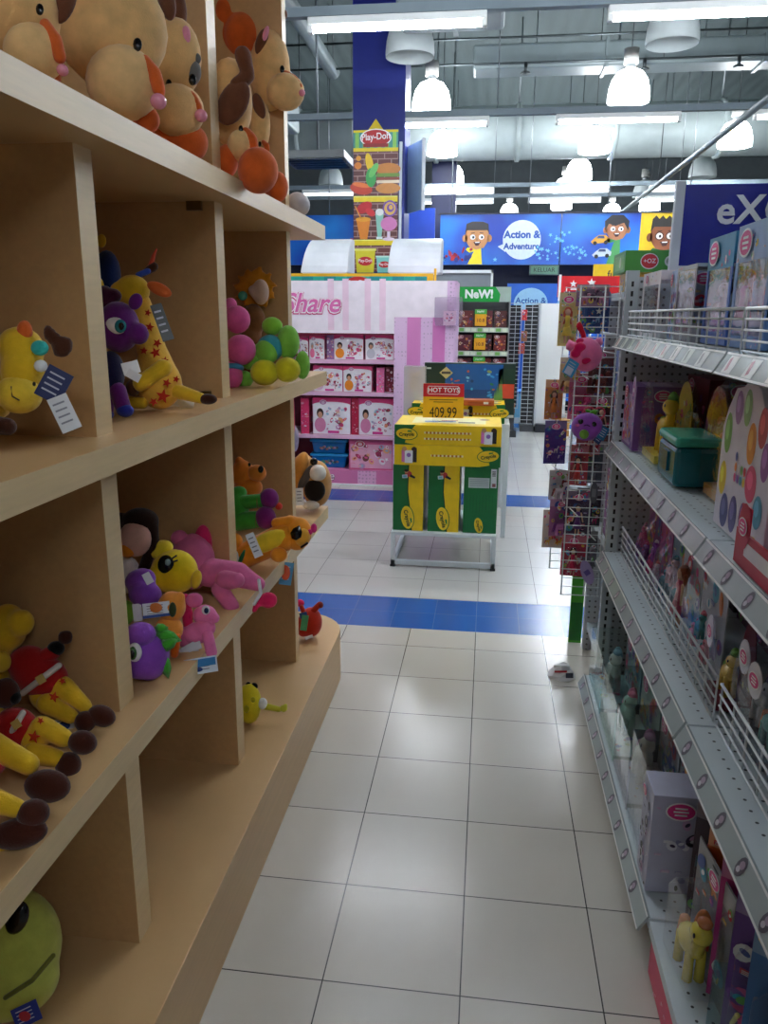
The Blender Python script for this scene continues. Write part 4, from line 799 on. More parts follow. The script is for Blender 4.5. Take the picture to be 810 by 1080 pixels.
# ================= packaged toys
PAL=[(226,84,150),(132,78,170),(60,160,190),(240,206,70),(236,140,60),(240,240,240),(110,180,90),(216,50,70),(60,90,170)]
def pony(b_parent,x,y,z,s,body,hair,origin=(0,0,0)):
    m=mat('gloss',body); h=mat('gloss',hair); b=MB()
    b.ell((x,y,z+.42*s),(.26*s,.15*s,.16*s),m,nu=12,nv=8).cap((x+.18*s,y,z+.46*s),.09*s,(x+.28*s,y,z+.7*s),.07*s,m,8).ell((x+.3*s,y-.03*s,z+.78*s),(.15*s,.13*s,.13*s),m,nu=12,nv=8)
    for dx,dy in((-.16,-.07),(-.16,.07),(.16,-.07),(.16,.07)): b.cyl((x+dx*s,y+dy*s,z),(x+dx*s,y+dy*s,z+.4*s),.065*s,m,8,.055*s)
    o=b.build('toy_pony',b_parent)
    b=MB(); b.ell((x+.2*s,y+.02*s,z+.82*s),(.09*s,.1*s,.2*s),h,nu=10,nv=8).cap((x-.25*s,y,z+.5*s),.07*s,(x-.36*s,y,z+.18*s),.05*s,h,8).ell((x+.3*s,y,z+.93*s),(.1*s,.09*s,.06*s),h,nu=10,nv=6)
    b.ell((x+.36*s,y-.13*s,z+.8*s),(.025*s,.02*s,.04*s),blackm,nu=8,nv=6); b.build('mane',o)
    return o
def doll(b_parent,x,y,z,s,dress,hair,skin=(226,180,150)):
    k=mat('gloss',skin); b=MB(); b.ell((x,y,z+.86*s),(.085*s,.08*s,.1*s),k,nu=12,nv=8).cyl((x,y,z+.6*s),(x,y,z+.78*s),.035*s,k,8)
    for q in(-1,1): b.cap((x+q*.1*s,y,z+.7*s),.028*s,(x+q*.17*s,y-.02*s,z+.42*s),.02*s,k,8).cap((x+q*.05*s,y,z+.36*s),.035*s,(x+q*.05*s,y,z+.02*s),.022*s,k,8)
    o=b.build('toy_doll',b_parent)
    MB().lathe([(.09*s,.45*s),(.06*s,.58*s),(.08*s,.7*s),(.05*s,.76*s)],mat('plush',dress),Matrix.Translation((x,y,z)),12).lathe([(.15*s,.2*s),(.06*s,.56*s)],mat('plush',dress),Matrix.Translation((x,y,z)),12).build('dress',o)
    MB().ell((x,y+.03*s,z+.88*s),(.11*s,.09*s,.12*s),mat('plush',hair),nu=12,nv=8).cap((x-.09*s,y+.03*s,z+.85*s),.04*s,(x-.1*s,y+.04*s,z+.55*s),.03*s,mat('plush',hair),8).cap((x+.09*s,y+.03*s,z+.85*s),.04*s,(x+.1*s,y+.04*s,z+.55*s),.03*s,mat('plush',hair),8).build('hair',o)
    return o
def blobs(b,M,w,h,n,seed,pal=PAL,k0=2,oval=True):
    r=random.Random(seed)
    for i in range(int(n*1.5)):
        u=r.uniform(-.45,.45)*w; v=r.uniform(.06,.94)*h; s=r.uniform(.05,.13)*min(w,h)*1.2; c=card(*r.choice(pal))
        if abs(u)+s>w*.49: s=max(.002,w*.49-abs(u))
        s=min(s,v*.95,(h-v)*.95)
        q=r.random()
        if q<.6: b.dc(M,u,v,s,s*r.uniform(.5,1),c,k0+i%5,r.uniform(0,3),12); b.dc(M,u+s*.1,v+s*.1,s*.5,s*.3,card(*r.choice(pal)),k0+5+i%2,r.uniform(0,3),10)
        elif q<.85: b.rc(M,u,v,s*1.2,s*.45,c,k0+i%5); [b.rc(M,u,v+(q_-1)*s*.13,s*.95,s*.05,card(240,236,240),k0+6) for q_ in range(3)]
        else: b.st(M,u,v,s,c,k0+i%5,r.random())
def oval_logo(b,M,u,v,s,k=8,c1=(250,250,250),c2=(226,60,140)):
    b.dc(M,u,v,s*1.12,s*.78,card(*c1),k); b.dc(M,u,v,s,s*.66,card(*c2),k+1)
    for j in range(3): b.rc(M,u,v+(1-j)*s*.28,s*(1.1-.2*abs(1-j)),s*.14,card(*c1),k+2)
def window_box(label,w,d,h,c,c2,toy,cols,loc,rz,seed=1,group=None,top=.24,bot=.2,hang=False):
    t=T('toy_window_box',label,'boxed toy',loc,rz,group); m=card(*c); m2=card(*c2)
    b=MB(); y0=-d/2;y1=d/2
    b.box2((-w/2,y1-.003,0),(w/2,y1,h),m2).box2((-w/2,y0,0),(w/2,y1,.003),m).box2((-w/2,y0,h-.003),(w/2,y1,h),m)
    for s in(-1,1): b.box2((s*w/2-.0015,y0,0),(s*w/2+.0015,y1,h*(bot+.12)),m).box2((s*w/2-.0015,y0,h*(1-top*.7)),(s*w/2+.0015,y1,h),m2).box2((s*w/2-.0015,y1-d*.22,0),(s*w/2+.0015,y1,h),m2)
    b.box2((-w/2,y0-.001,0),(w/2,y0+.001,h*bot),m).box2((-w/2,y0-.001,h*(1-top)),(w/2,y0+.001,h),m2)
    for s in(-1,1): b.box2((s*w*.46-w*.04,y0-.001,h*bot),(s*w*.46+w*.04,y0+.001,h*(1-top)),m)
    F=front(0,y0-.001,0); blobs(b,front(0,y0-.001,0),w,h*bot,7,seed); blobs(b,front(0,y0-.001,h*(1-top)),w,h*top,5,seed+1)
    oval_logo(b,F,-w*.22,h*(1-top*.5),min(w*.2,h*top*.5))
    for fr,ww in ((leftf(-w/2-.0016,0,0),d),(rightf(w/2+.0016,0,0),d)):
        blobs(b,fr,ww,h*(bot+.12),9,seed+3)
        oval_logo(b,fr,-ww*.1,h*(1-top*.32),min(ww*.2,h*top*.3))
    for j in range(4): b.rc(topf(0,0,h),0,(-.3+.2*j)*d,w*.6,d*.06,m2,1)
    b.build('carton',t)
    MB().box2((-w*.42,y0-.0005,h*bot),(w*.42,y0+.0008,h*(1-top)),mat('clear',(235,240,250))).build('window',t)
    for s in(-1,1): MB().box2((s*w/2-.0006,y0+.002,h*(bot+.12)),(s*w/2+.0006,y1-d*.22,h*(1-top*.7)),mat('clear',(235,240,250))).build('side_window',t)
    bb_=MB(); blobs(bb_,front(0,y1-.0032,h*bot),w*.9,h*(1-top-bot),14,seed+9); bb_.build('backdrop',t)
    hh=h*(1-bot-top)
    if toy=='pony':
        s=min(hh*.95,w*1.1); pony(t,-.05*s,0,h*bot*.6,s,cols[0],cols[1])
    elif toy=='doll': doll(t,0,0,h*bot*.5,h*(1-bot*.5-top)*1.0,cols[0],cols[1])
    else:
        for j in range(3): 
            pony(t,(-.28+.28*j)*w,0,h*bot*.6,min(hh*.7,w*.3),cols[j%2],cols[(j+1)%2])
    return t
def carton(label,w,d,h,c,loc,rz,seed=1,group=None,pal=PAL,name='toy_box',n=16,base=None,art=None,logo=(226,60,140)):
    t=T(name,label,'boxed toy',loc,rz,group); b=MB(); b.box2((-w/2,-d/2,0),(w/2,d/2,h),card(*c))
    F=front(0,-d/2,0)
    if art: art(b,F,w,h)
    else:
        if base: b.rc(F,0,h*.45,w*.94,h*.8,card(*base),1)
        blobs(b,F,w*.95,h*.86,n,seed,pal); oval_logo(b,F,-w*.25,h*.86,min(w*.17,h*.14),c2=logo)
    blobs(b,leftf(-w/2-.0002,0,0),d*.9,h,13,seed+5,pal); blobs(b,rightf(w/2+.0002,0,0),d*.9,h,13,seed+6,pal); oval_logo(b,rightf(w/2+.0002,0,0),0,h*.86,min(d*.25,h*.12),c2=logo)
    b.rc(topf(0,0,h),0,0,w*.7,d*.5,card(*(base or c)),1)
    b.build('carton',t,bevel=.0015)
    return t
def blister(label,w,h,d,c,toy,cols,loc,rz,seed=1,group=None,lean=0,peg=None):
    t=T('blister_pack',label,'blister pack',loc,rz,group); t.rotation_euler=(lean,0,rz)
    b=MB(); b.box2((-w/2,0,0),(w/2,.002,h),card(*c)); M=front(0,0,0)
    b.rc(M,0,h*.9,w,h*.18,card(*[min(255,int(x*.6+90)) for x in c]),1); blobs(b,M,w,h,12,seed); oval_logo(b,M,0,h*.87,min(w*.3,h*.09))
    b.dc(M,0,h*.965,w*.09,h*.013,blackm,7,n=10); b.build('backing_card',t)
    if peg is not None: MB().cyl((0,-.012,h*.963),(0,peg,h*.963),.0022,wire_m,6).cyl((0,-.012,h*.963),(0,-.012,h*.963+.012),.0022,wire_m,6).build('peg_hook',t)
    z0=h*.06;z1=h*.76; pr=[]
    b=MB(); pts=[(-w*.42,z0),(w*.42,z0),(w*.42,z1*.8),(w*.25,z1),(-w*.25,z1),(-w*.42,z1*.8)]
    b.prism(pts,d,mat('clear',(235,242,250)),front(0,0,0)); b.build('bubble',t,bevel=.004)
    if toy=='pony': pony(t,-.02*h,-d*.5,z0,min(w*.95,(z1-z0)*.9),cols[0],cols[1])
    elif toy=='doll': doll(t,0,-d*.5,z0,(z1-z0)*.97,cols[0],cols[1])
    elif toy=='set':
        for j in range(3): pony(t,(-.26+.26*j)*w,-d*.5,z0+(z1-z0)*(.08+.22*(j%2)),w*.36,cols[j%2],cols[(j+1)%2])
    return t
def dome(label,w,d,h,c,toy,cols,loc,rz,group=None):
    # round-topped clear pack on a card base
    t=T('dome_pack',label,'toy pack',loc,rz,group)
    pts=[(-w/2,0),(w/2,0),(w/2,h*.45)]+[(w/2*math.cos(a),h*.45+h*.55*math.sin(a)) for a in [math.pi*i/12 for i in range(1,12)]]+[(-w/2,h*.45)]
    MB().prism(pts,d,mat('clear',(235,240,248)),front(0,d/2,0)).build('shell',t,bevel=.004)
    b=MB(); inn=[(p[0]*.93,p[1]*.96+.004) for p in pts]; b.prism(inn,.002,card(*c),front(0,d*.38,0)); blobs(b,front(0,d*.38-.002,h*.08),w*.8,h*.7,9,int(w*999)); b.build('insert',t)
    b=MB(); b.box2((-w*.45,-d*.4,.002),(w*.45,d*.36,h*.1),card(*c)); blobs(b,front(0,-d*.4,.002),w*.85,h*.09,6,int(h*999)); b.build('tray',t)
    if toy=='pony': pony(t,0,-.02*d,h*.1,min(w*.9,h*.75),cols[0],cols[1])
    else: doll(t,0,-.02*d,h*.08,h*.85,cols[0],cols[1])
    return t
def bag(label,w,d,h,c,cols,loc,rz,seed,group=None):
    t=T('cellophane_bag',label,'toy bag',loc,rz,group); r=random.Random(seed)
    b=MB(); b.box2((-w*.46,d*.18,0),(w*.46,d*.18+.002,h*.9),card(*c)); blobs(b,front(0,d*.18,0),w*.9,h*.88,16,seed); b.build('card',t)
    b=MB(); n=14; vs=[];fs=[]
    rings=[(.50,.30,0),(.52,.5,.12),(.5,.55,.4),(.46,.46,.7),(.34,.2,.9),(.42,.05,1.0)]
    for a,e,zz in rings:
        for i in range(n):
            q=2*math.pi*i/n; j=1+r.uniform(-.1,.1); vs.append((w*a*math.cos(q)*j,d*e*math.sin(q)*j,h*zz))
    for j in range(len(rings)-1):
        for i in range(n): fs.append((j*n+i,j*n+(i+1)%n,(j+1)*n+(i+1)%n,(j+1)*n+i))
    fs.append(tuple(reversed(range(n)))); b.add(vs,fs,mat('clear',(232,228,244)),None,False); b.build('bag',t)
    for j in range(3): pony(t,(-.25+.25*j)*w,-.1*d,h*(.05+.22*(j%2)),w*.42,cols[j%len(cols)],cols[(j+1)%len(cols)])
    return t
Q=-math.pi/2
# ---- top right shelf (far to near)
z1=1.353
window_box('white window box with an orange yellow toy pony, farthest on the top right shelf',.26,.15,.19,(226,226,230),(236,230,236),'pony',((240,150,50),(246,206,70)),(.56,2.55,z1),Q,3,top=.2,bot=.06)
carton('blue and white printed pack beside the orange pony box on the top right shelf',.15,.13,.185,(170,190,226),(.57,2.33,z1),Q-.1,5,base=(190,206,236),name='toy_carton')
window_box('grey topped window box with a brown toy, third on the top right shelf',.20,.18,.185,(150,150,156),(196,200,204),'pony',((120,80,50),(150,100,60)),(.58,2.135,z1),Q,6,top=.06,bot=.12)
window_box('tall blue doll box with a lilac panel on the top right shelf',.20,.12,.235,(70,110,190),(60,150,190),'doll',((226,80,150),(230,120,60)),(.565,1.90,z1),Q,8,top=.3,bot=.12)
window_box('tall pale blue doll box with a long necklace hoop, beside the lilac doll box',.22,.12,.24,(110,150,200),(150,180,220),'doll',((40,110,200),(210,40,50)),(.565,1.67,z1),Q,9,top=.3,bot=.1)
window_box('blue pack with red haired doll, nearest of the top right shelf far bay',.13,.12,.225,(90,130,200),(120,170,220),'doll',((220,70,120),(190,40,40)),(.57,1.47,z1),Q,12)
carton('red and white printed pack behind the lilac doll box, top right shelf',.34,.15,.27,(200,206,216),(.77,1.98,z1),Q,14,base=(206,214,226),name='toy_carton')
carton('pale blue printed carton behind the necklace doll box on the top right shelf',.40,.18,.285,(206,216,228),(.76,1.56,z1),Q,15,base=(190,206,230),name='toy_carton')
carton('pale lilac carton at the back of the near top right shelf',.4,.2,.26,(200,190,220),(.72,1.15,z1),Q,17,name='toy_carton')
window_box('blue doll box at the right picture edge on the top right shelf',.18,.12,.22,(80,130,200),(120,160,220),'doll',((90,150,210),(240,200,90)),(.57,1.27,z1),Q,18)
# ---- second right shelf
z2=1.003
carton('purple and white box at the far end of the second right shelf',.2,.16,.2,(120,70,150),(.54,2.61,z2),Q,21,base=(190,170,206),name='toy_carton')
carton('dark red box behind the purple one on the second right shelf',.26,.18,.23,(120,30,50),(.74,2.55,z2),Q,22,name='toy_carton')
dome('clear round topped pack with yellow green figure on second right shelf',.20,.12,.235,(226,200,70),'pony',((240,200,50),(120,170,70)),(.53,2.37,z2),Q)
dome('clear round topped pack with purple insert, behind the teal case',.24,.12,.255,(110,70,130),'doll',((120,60,140),(60,40,80)),(.68,2.14,z2),Q)
# teal play case
tc=T('toy_carry_case','teal toy carry case with green band on the second right shelf','toy case',(.52,2.06,z2),Q)
te=mat('gloss',(24,110,120)); tl=mat('gloss',(70,190,160))
MB().box2((-.1,-.055,0),(.1,.055,.10),te).build('case_body',tc,bevel=.012)
MB().box2((-.102,-.058,.10),(.102,.058,.125),tl).build('lid_band',tc,bevel=.01)
MB().tube([(-.05,0,.125),(-.05,0,.16),(-.03,0,.172),(.03,0,.172),(.05,0,.16),(.05,0,.125)],.006,mat('clear',(200,230,230))).build('handle',tc)
MB().box2((-.03,-.06,.03),(.03,-.055,.08),mat('gloss',(30,80,96))).build('clasp',tc)
dome('clear tall round topped pack with orange card frame beside the teal case',.2,.11,.265,(226,160,40),'doll',((60,110,130),(230,190,60)),(.57,1.83,z2),Q)
dome('second clear round topped pack with orange card, behind the first',.2,.11,.26,(210,150,50),'doll',((150,60,60),(220,180,60)),(.70,1.76,z2),Q)
# flat white card with coloured ovals
oc=T('egg_card_pack','tall white card pack printed with coloured egg ovals on the second right shelf','toy pack',(.50,1.49,z2),Q)
W_,H_=.30,.285
b=MB(); out=[(-W_/2,0),(W_/2,0),(W_/2,H_*.78),(W_*.42,H_*.92),(W_*.25,H_*.9),(W_*.14,H_*1.02),(-.02,H_*1.05),(-W_*.16,H_),(-W_*.3,H_*.98),(-W_*.42,H_*.84),(-W_/2,H_*.7)]
b.prism(out,.05,card(226,220,232),front(0,.025,0)); b.build('card_body',oc,bevel=.002)
b=MB(); M=front(0,-.0251,0)
for u,v,a,e,c in [(-.11,.19,.022,.04,(110,170,70)),(-.115,.10,.022,.034,(236,206,40)),(-.085,.04,.026,.034,(76,84,150)),(-.03,.045,.024,.036,(90,80,150)),(.03,.05,.024,.032,(120,80,150)),(.03,.19,.024,.038,(236,150,40)),(.05,.12,.03,.034,(226,70,120)),(-.06,.245,.022,.032,(150,110,170)),(-.01,.25,.022,.034,(140,190,120)),(.08,.225,.024,.036,(200,60,60)),(.1,.08,.024,.03,(80,160,190)),(.11,.17,.022,.034,(160,90,170)),(.1,.02,.02,.016,(230,200,70))]:
    b.dc(M,u,v,a,e,card(*c),1); b.dc(M,u-.004,v+.006,a*.5,e*.5,card(*[min(255,x+40) for x in c]),2)
for k in range(9): b.dc(M,-.04+.018*(k%4),.115+.02*(k//4),.007,.009,card(*PAL[k]),3,n=10)
b.tx(M,-.02,.125,'',.02,blackm,4) if False else None
b.build('print',oc)
rb=T('open_toy_box','red fronted open toy box with large pink pony, second right shelf','boxed toy',(.52,1.24,z2),Q)
b=MB(); b.box2((-.13,-.08,0),(.13,.08,.005),card(190,30,60)).box2((-.13,-.082,0),(.13,-.078,.06),card(196,30,64)).box2((-.13,.078,0),(.13,.082,.24),card(196,30,64)).box2((.126,-.08,0),(.13,.08,.22),card(196,30,64))
b.rc(front(0,-.0821,0),.02,.035,.2,.024,card(226,220,226),1); b.build('carton',rb)
b=MB(); b.dc(front(-.09,-.083,.07),0,0,.03,.04,card(200,30,70),1); b.box((-.09,-.081,.07),(.05,.002,.07),card(200,30,70)); oval_logo(b,front(-.09,-.0825,.03),0,.04,.02); b.build('logo_flap',rb)
pony(rb,0,0,.006,.24,(236,110,170),(220,50,130))
carton('lilac carton standing behind the open pink pony box',.3,.14,.24,(190,180,206),(.74,1.2,z2),Q,27,name='toy_carton')
st=T('shelf_strip_tag','long printed oval tag hanging from the top right shelf rail on a clear strip','tag',(.445,2.46,1.30),Q)
b=MB(); b.box((0,0,-.03),(.008,.001,.07),mat('clear',(230,235,240))); b.build('strip',st)
b=MB(); b.lathe([(.024,0),(.024,.002)],card(216,200,226),frame((0,0,-.115),(1,0,0),(0,0,2.2),(0,-1,0)),20,False); b.dc(front(0,-.0022,-.115),0,.0,.017,.04,card(200,130,190),1); b.rc(front(0,-.0022,-.115),0,.012,.022,.012,card(240,240,245),2); b.rc(front(0,-.0022,-.115),0,-.012,.02,.009,card(90,70,150),2); b.build('tag_card',st)
# ---- third right shelf
z3=.609
LT='toy packs on the third right shelf'
bag('shiny purple cellophane bag, farthest on the third right shelf',.2,.12,.22,(150,80,150),((150,90,170),(230,90,150)),(.55,2.60,z3),Q,31,LT)
bag('pink and purple cellophane bag second from the far end of the third right shelf',.17,.12,.24,(200,90,150),((220,80,140),(160,90,180),(240,220,240)),(.55,2.42,z3),Q,32,LT)
bag('clear teal tinted bag third from the far end of the third right shelf',.22,.12,.21,(120,150,170),((90,150,170),(230,180,190)),(.56,2.22,z3),Q+.1,33,LT)
blister('pale blister pack with doll beside the teal bag, third right shelf',.19,.25,.05,(170,176,190),'doll',((200,80,110),(160,90,60)),(.545,2.00,z3),Q,34,LT)
blister('white blister pack with mixed small ponies in the middle of the third right shelf',.2,.26,.05,(196,196,206),'set',((230,140,160),(90,170,170)),(.545,1.80,z3),Q,35,LT)
for i,(y,c,lab) in enumerate([(2.3,(60,20,40),'dark maroon'),(2.0,(90,30,70),'dark plum'),(1.7,(50,30,60),'dark violet')]):
    carton('%s carton at the back of the third right shelf'%lab,.27,.14,.2,c,(.78,y,z3),Q,40+i,LT,name='toy_carton')
# bundle of shiny flat packs on top
pony_p=[('yellow green maned toy pony in clear pack with round logo card',(240,200,90),(130,180,80),1.62,.57,(120,30,50)),('grey toy pony in clear pack with round logo card',(190,190,196),(90,90,120),1.5,.60,(60,40,60)),('teal toy pony in clear pack with round logo card',(90,170,160),(230,120,60),1.40,.585,(40,60,80)),('orange toy pony in clear pack with round logo card',(220,140,60),(160,60,40),1.3,.59,(70,40,30)),('blue toy pony in clear pack at the picture edge',(90,150,210),(240,200,90),1.18,.58,(60,80,120))]
for i,(lab,a,c,y,x,bg) in enumerate(pony_p):
    t=dome('%s, near third right shelf'%lab,.125,.09,.19-.012*(i%2),bg,'pony',(a,c),(x-.03,y,z3),Q+.08*(i%3-1),LT)
    b=MB(); b.lathe([(.03,0),(.03,.002)],card(226,222,232),frame((0.02,-.052,.165),(1,0,0),(0,0,1.15),(0,-1,0)),16,False); oval_logo(b,front(.02,-.0545,.165),0,0,.02,2); b.build('logo_card',t)
b=T('logo_header_card','black header card with white outlined oval logo, third right shelf back','toy pack',(.70,1.70,z3),Q)
q=MB(); q.box((0,0,.12),(.16,.03,.24),card(40,24,34)); oval_logo(q,front(0,-.0152,0),0,.19,.045,2,(236,230,236),(50,40,60)); blobs(q,front(0,-.0152,0),.15,.12,10,77); q.build('card_box',b)
carton('grey lilac carton at the picture edge, third right shelf back',.27,.2,.25,(120,110,126),(.77,1.36,z3),Q,47,name='toy_carton')
st2=MB((.40,2.05,.60))
# ---- lowest right shelf
z4=.131
LB='boxed toys on the lowest right shelf'
clear=mat('clear',(215,235,232))
def bin_(label,y0,y1,h,seed,cols):
    x0,x1=(.405,.86) if seed<3 else (.452,.51)
    t=T('clear_display_bin',label,'display bin',(.52,(y0+y1)/2,z4)); O=t.location
    MB(O).box2((x0,y0,z4),(x0+.004,y1,z4+h),mat('tint',(244,250,250),.05)).build('front_pane',t)
    for y in (y0,y1): MB(O).box2((x0,y-.002,z4),(x1,y+.002,z4+h),mat('tint',(236,246,250),.06)).build('side_pane',t)
    return t
def clear_box(label,w,d,h,c,cols,loc,rz,seed):
    t=T('clear_toy_box',label,'boxed toy',loc,rz,LB); q=mat('clear',(228,240,240))
    b=MB(); b.box2((-w/2,-d/2,0),(w/2,-d/2+.0012,h),q).box2((-w/2,-d/2,0),(-w/2+.0012,d/2,h),q).box2((w/2-.0012,-d/2,0),(w/2,d/2,h),q).box2((-w/2,-d/2,h-.0012),(w/2,d/2,h),q); b.build('clear_cover',t)
    b=MB().box2((-w/2+.002,d/2-.004,.002),(w/2-.002,d/2,h),card(*c)); blobs(b,front(0,d/2-.004,0),w*.95,h*.95,24,seed); oval_logo(b,front(0,d/2-.004,0),-w*.25,h*.85,.035,9); b.build('backing_card',t)
    b=MB().box2((-w/2+.002,-d/2+.002,.001),(w/2-.002,d/2-.004,.02),card(*[min(255,int(x*1.2)) for x in c])); blobs(b,topf(0,-d*.4,.02),w*.9,d*.7,10,seed+1); b.build('tray',t)
    pony(t,-.02,0,.02,min(h*.85,w*.8),cols[0],cols[1]); return t
clear_box('clear fronted toy box with pale pony, farthest on the lowest right shelf',.27,.13,.20,(150,190,196),((210,220,214),(120,180,200)),(.475,2.56,z4),Q,81)
clear_box('second clear fronted toy box with a mint pony on the lowest right shelf',.27,.13,.19,(180,200,190),((170,214,196),(226,130,160)),(.475,2.27,z4),Q,82)
clear_box('third clear fronted toy box with a cream pony on the lowest right shelf',.22,.13,.20,(196,190,200),((226,214,196),(190,90,150)),(.475,2.01,z4),Q,83)
clear_box('clear fronted toy box with a pink pony beside the lilac carton',.17,.13,.25,(170,176,190),((238,150,160),(236,190,200)),(.475,1.80,z4),Q,84)
window_box('bright blue open topped toy box, farthest on the lowest right shelf',.26,.20,.33,(20,110,180),(30,130,200),'pony',((226,120,150),(240,200,70)),(.66,2.56,z4),Q,51,LB,top=.06,bot=.5)
window_box('second bright blue window box on the lowest right shelf, beside the farthest',.26,.18,.30,(24,104,176),(30,120,190),'pony',((230,180,60),(120,60,140)),(.66,2.27,z4),Q,52,LB,top=.1,bot=.4)
carton('blue lidded carton at the back of the lowest right shelf',.26,.1,.36,(40,120,190),(.83,2.42,z4),Q,53,LB,name='toy_carton')
for i,(y,c,lab) in enumerate([(2.10,(170,120,110),'tan and purple edged flat box'),(1.98,(190,140,120),'pale orange flat box'),(1.86,(150,90,120),'rose flat box')]):
    carton('%s standing on edge in the lowest right shelf'%lab,.10,.24,.34-.015*i,c,(.67,y,z4),Q,55+i,LB,name='toy_carton',base=(200,170,150))
for i,(y,cc,lab) in enumerate([(1.77,(206,190,70),'yellow edged'),(1.71,(190,60,120),'pink edged'),(1.65,(90,70,150),'violet edged')]):
    blister('%s blister card in the packed row on the lowest right shelf'%lab,.2,.33,.045,cc,'set',((230,120,160),(120,170,200)),(.66,y,z4),Q+1.1,60+i,LB)
carton('lilac and white carton with black print standing at the lowest right shelf front',.10,.12,.25,(190,190,212),(.465,1.645,z4),Q,63,LB,((60,50,80),(206,170,206),(30,26,40),(236,236,244),(150,150,190)),'toy_carton',22)
carton('tall lilac carton behind the black printed one on the lowest right shelf',.15,.12,.28,(176,170,200),(.60,1.60,z4),Q,64,LB,((60,50,80),(206,170,206),(236,236,244),(150,150,190)),'toy_carton',22)
blister('wide blister pack with a yellow toy at the near lowest right shelf',.18,.26,.06,(130,130,136),'pony',((220,200,70),(200,120,60)),(.475,1.36,z4),Q+.1,65,LB)
bin_('clear plastic bin front in the near bay of the lowest right shelf',1.02,1.25,.14,3,None)
bag('rainbow printed cellophane bag behind the clear bin of the near lowest right shelf',.2,.12,.26,(150,110,180),((230,90,150),(240,210,100),(90,150,200)),(.54,.97,z4),Q,66,LB)
for i,(y,c) in enumerate([(1.47,(60,40,60)),(1.38,(230,120,60)),(1.29,(210,60,140)),(1.20,(110,60,150)),(1.11,(60,110,170))]):
    blister('%s blister card in the stacked near row on the lowest right shelf'%('dark plum backed','orange backed','hot pink backed','violet backed','blue backed')[i],.2,.33,.035,c,'set',((230,90,150),(240,210,120)),(.555,y-.02,z4),Q+1.0,70+i,LB)
pk_=T('pink_box','hot pink box standing on the floor under the near right shelving','box',(.44,1.33,0)); 
MB(pk_.location).box2((.405,1.05,.0),(.455,1.50,.09),card(226,20,90)).build('carton',pk_,bevel=.003); q=MB(pk_.location); blobs(q,leftf(.4049,1.275,.0),.4,.085,6,3,[(240,120,170),(250,200,220)]); q.build('print',pk_)
# green sign stand at the rack foot
gs=T('floor_sign','narrow green board standing on the floor under the wire grids','board',(.43,3.34,0))
b=MB(gs.location).box2((.405,3.32,0),(.46,3.34,.40),mat('gloss',(70,170,40))); b.rc(front(.4325,3.3195,0),0,.1,.05,.18,mat('gloss',(30,110,40)),1); b.build('board',gs)
# ---- toys on the grids
GG='small packs hanging on the wire grids'
hang=[('yellow doll',.30,3.16,1.28,(226,206,130),(240,210,90),(200,90,60),'doll',.07,.2),('pink pony',.35,3.0,1.02,(220,110,150),(230,80,140),(200,40,90),'pony',.09,.17),('clear red capped',.38,2.93,.90,(206,120,130),(210,50,70),(240,200,190),'set',.09,.15),('tan pony',.325,3.2,1.10,(206,180,140),(220,180,120),(140,90,60),'pony',.08,.14),('orange doll',.27,3.22,.99,(226,150,80),(230,140,60),(90,60,40),'doll',.07,.16),('violet bottle',.275,3.1,.83,(70,60,150),(80,60,160),(190,190,210),'set',.085,.17),('red doll',.345,2.9,.79,(196,60,70),(210,60,60),(60,30,30),'doll',.07,.15),('dark grey pony',.40,2.95,.79,(90,96,110),(110,110,120),(60,60,70),'pony',.08,.15),('white pony',.30,3.1,.69,(210,206,206),(220,210,214),(120,60,60),'pony',.08,.12),('plum doll',.36,2.92,.59,(70,40,80),(110,60,130),(50,30,60),'doll',.10,.17),('black and pink set',.40,2.95,.62,(60,50,60),(200,60,110),(220,210,210),'set',.09,.15),('mauve pony',.31,3.05,.55,(170,110,160),(190,120,180),(110,50,120),'pony',.09,.15),('crimson doll',.35,2.9,.435,(206,50,80),(216,40,80),(90,30,40),'doll',.09,.16),('yellow haired set',.295,3.15,.47,(220,206,190),(230,180,80),(200,60,70),'set',.09,.16),('grey pony',.40,2.92,.47,(110,106,110),(130,120,130),(190,180,190),'pony',.08,.14),('blue boxed set',.335,3.24,1.33,(50,90,160),(60,100,170),(90,140,200),'set',.09,.16),('deep blue set',.42,3.24,1.33,(40,76,150),(50,90,160),(120,160,210),'set',.09,.16),('dark brown pony',.41,2.96,1.12,(110,50,50),(130,60,50),(80,40,40),'pony',.09,.16),('maroon doll',.42,2.93,.95,(96,36,40),(120,40,50),(50,26,30),'doll',.08,.17),('patterned set',.38,3.1,1.44,(150,110,140),(190,120,150),(90,60,80),'set',.12,.08)]
for i,(nm,x,y,z,c,a,h_,toy,w,hh) in enumerate(hang):
    blister('%s pack hanging on the wire grid, %s'%(nm,'upper part' if z>1.1 else 'middle part' if z>.7 else 'lower part'),w,hh,.035,c,toy,(a,h_),(x,y,z+hh*.1),.15*(i%3-1),100+i,GG,0,(3.3 if y>3.06 else 2.815)-y)
hw=T('hang_tag','lilac oval printed tag hanging on the lower near wire grid','tag',(.392,2.80,.50)); q=MB(hw.location); q.lathe([(.022,0),(.022,.0015)],card(180,160,210),frame((.392,2.80,.50),(1,0,0),(0,0,2.2),(0,-1,0)),18,False); q.rc(front(.392,2.798,.50),0,.0,.02,.02,card(110,90,170),1,.3); q.build('tag_card',hw); hw.rotation_euler=(0,-.35,0)
hw2=T('hang_tag','dark grey oval tag hanging on the middle of the near wire grid','tag',(.395,2.80,.78)); q=MB(hw2.location); q.lathe([(.014,0),(.014,.0015)],card(90,92,100),frame((.395,2.80,.80),(1,0,0),(0,0,2.8),(0,-1,0)),18,False); q.rc(front(.395,2.798,.80),0,.0,.014,.03,card(130,132,140),1); q.build('tag_card',hw2)
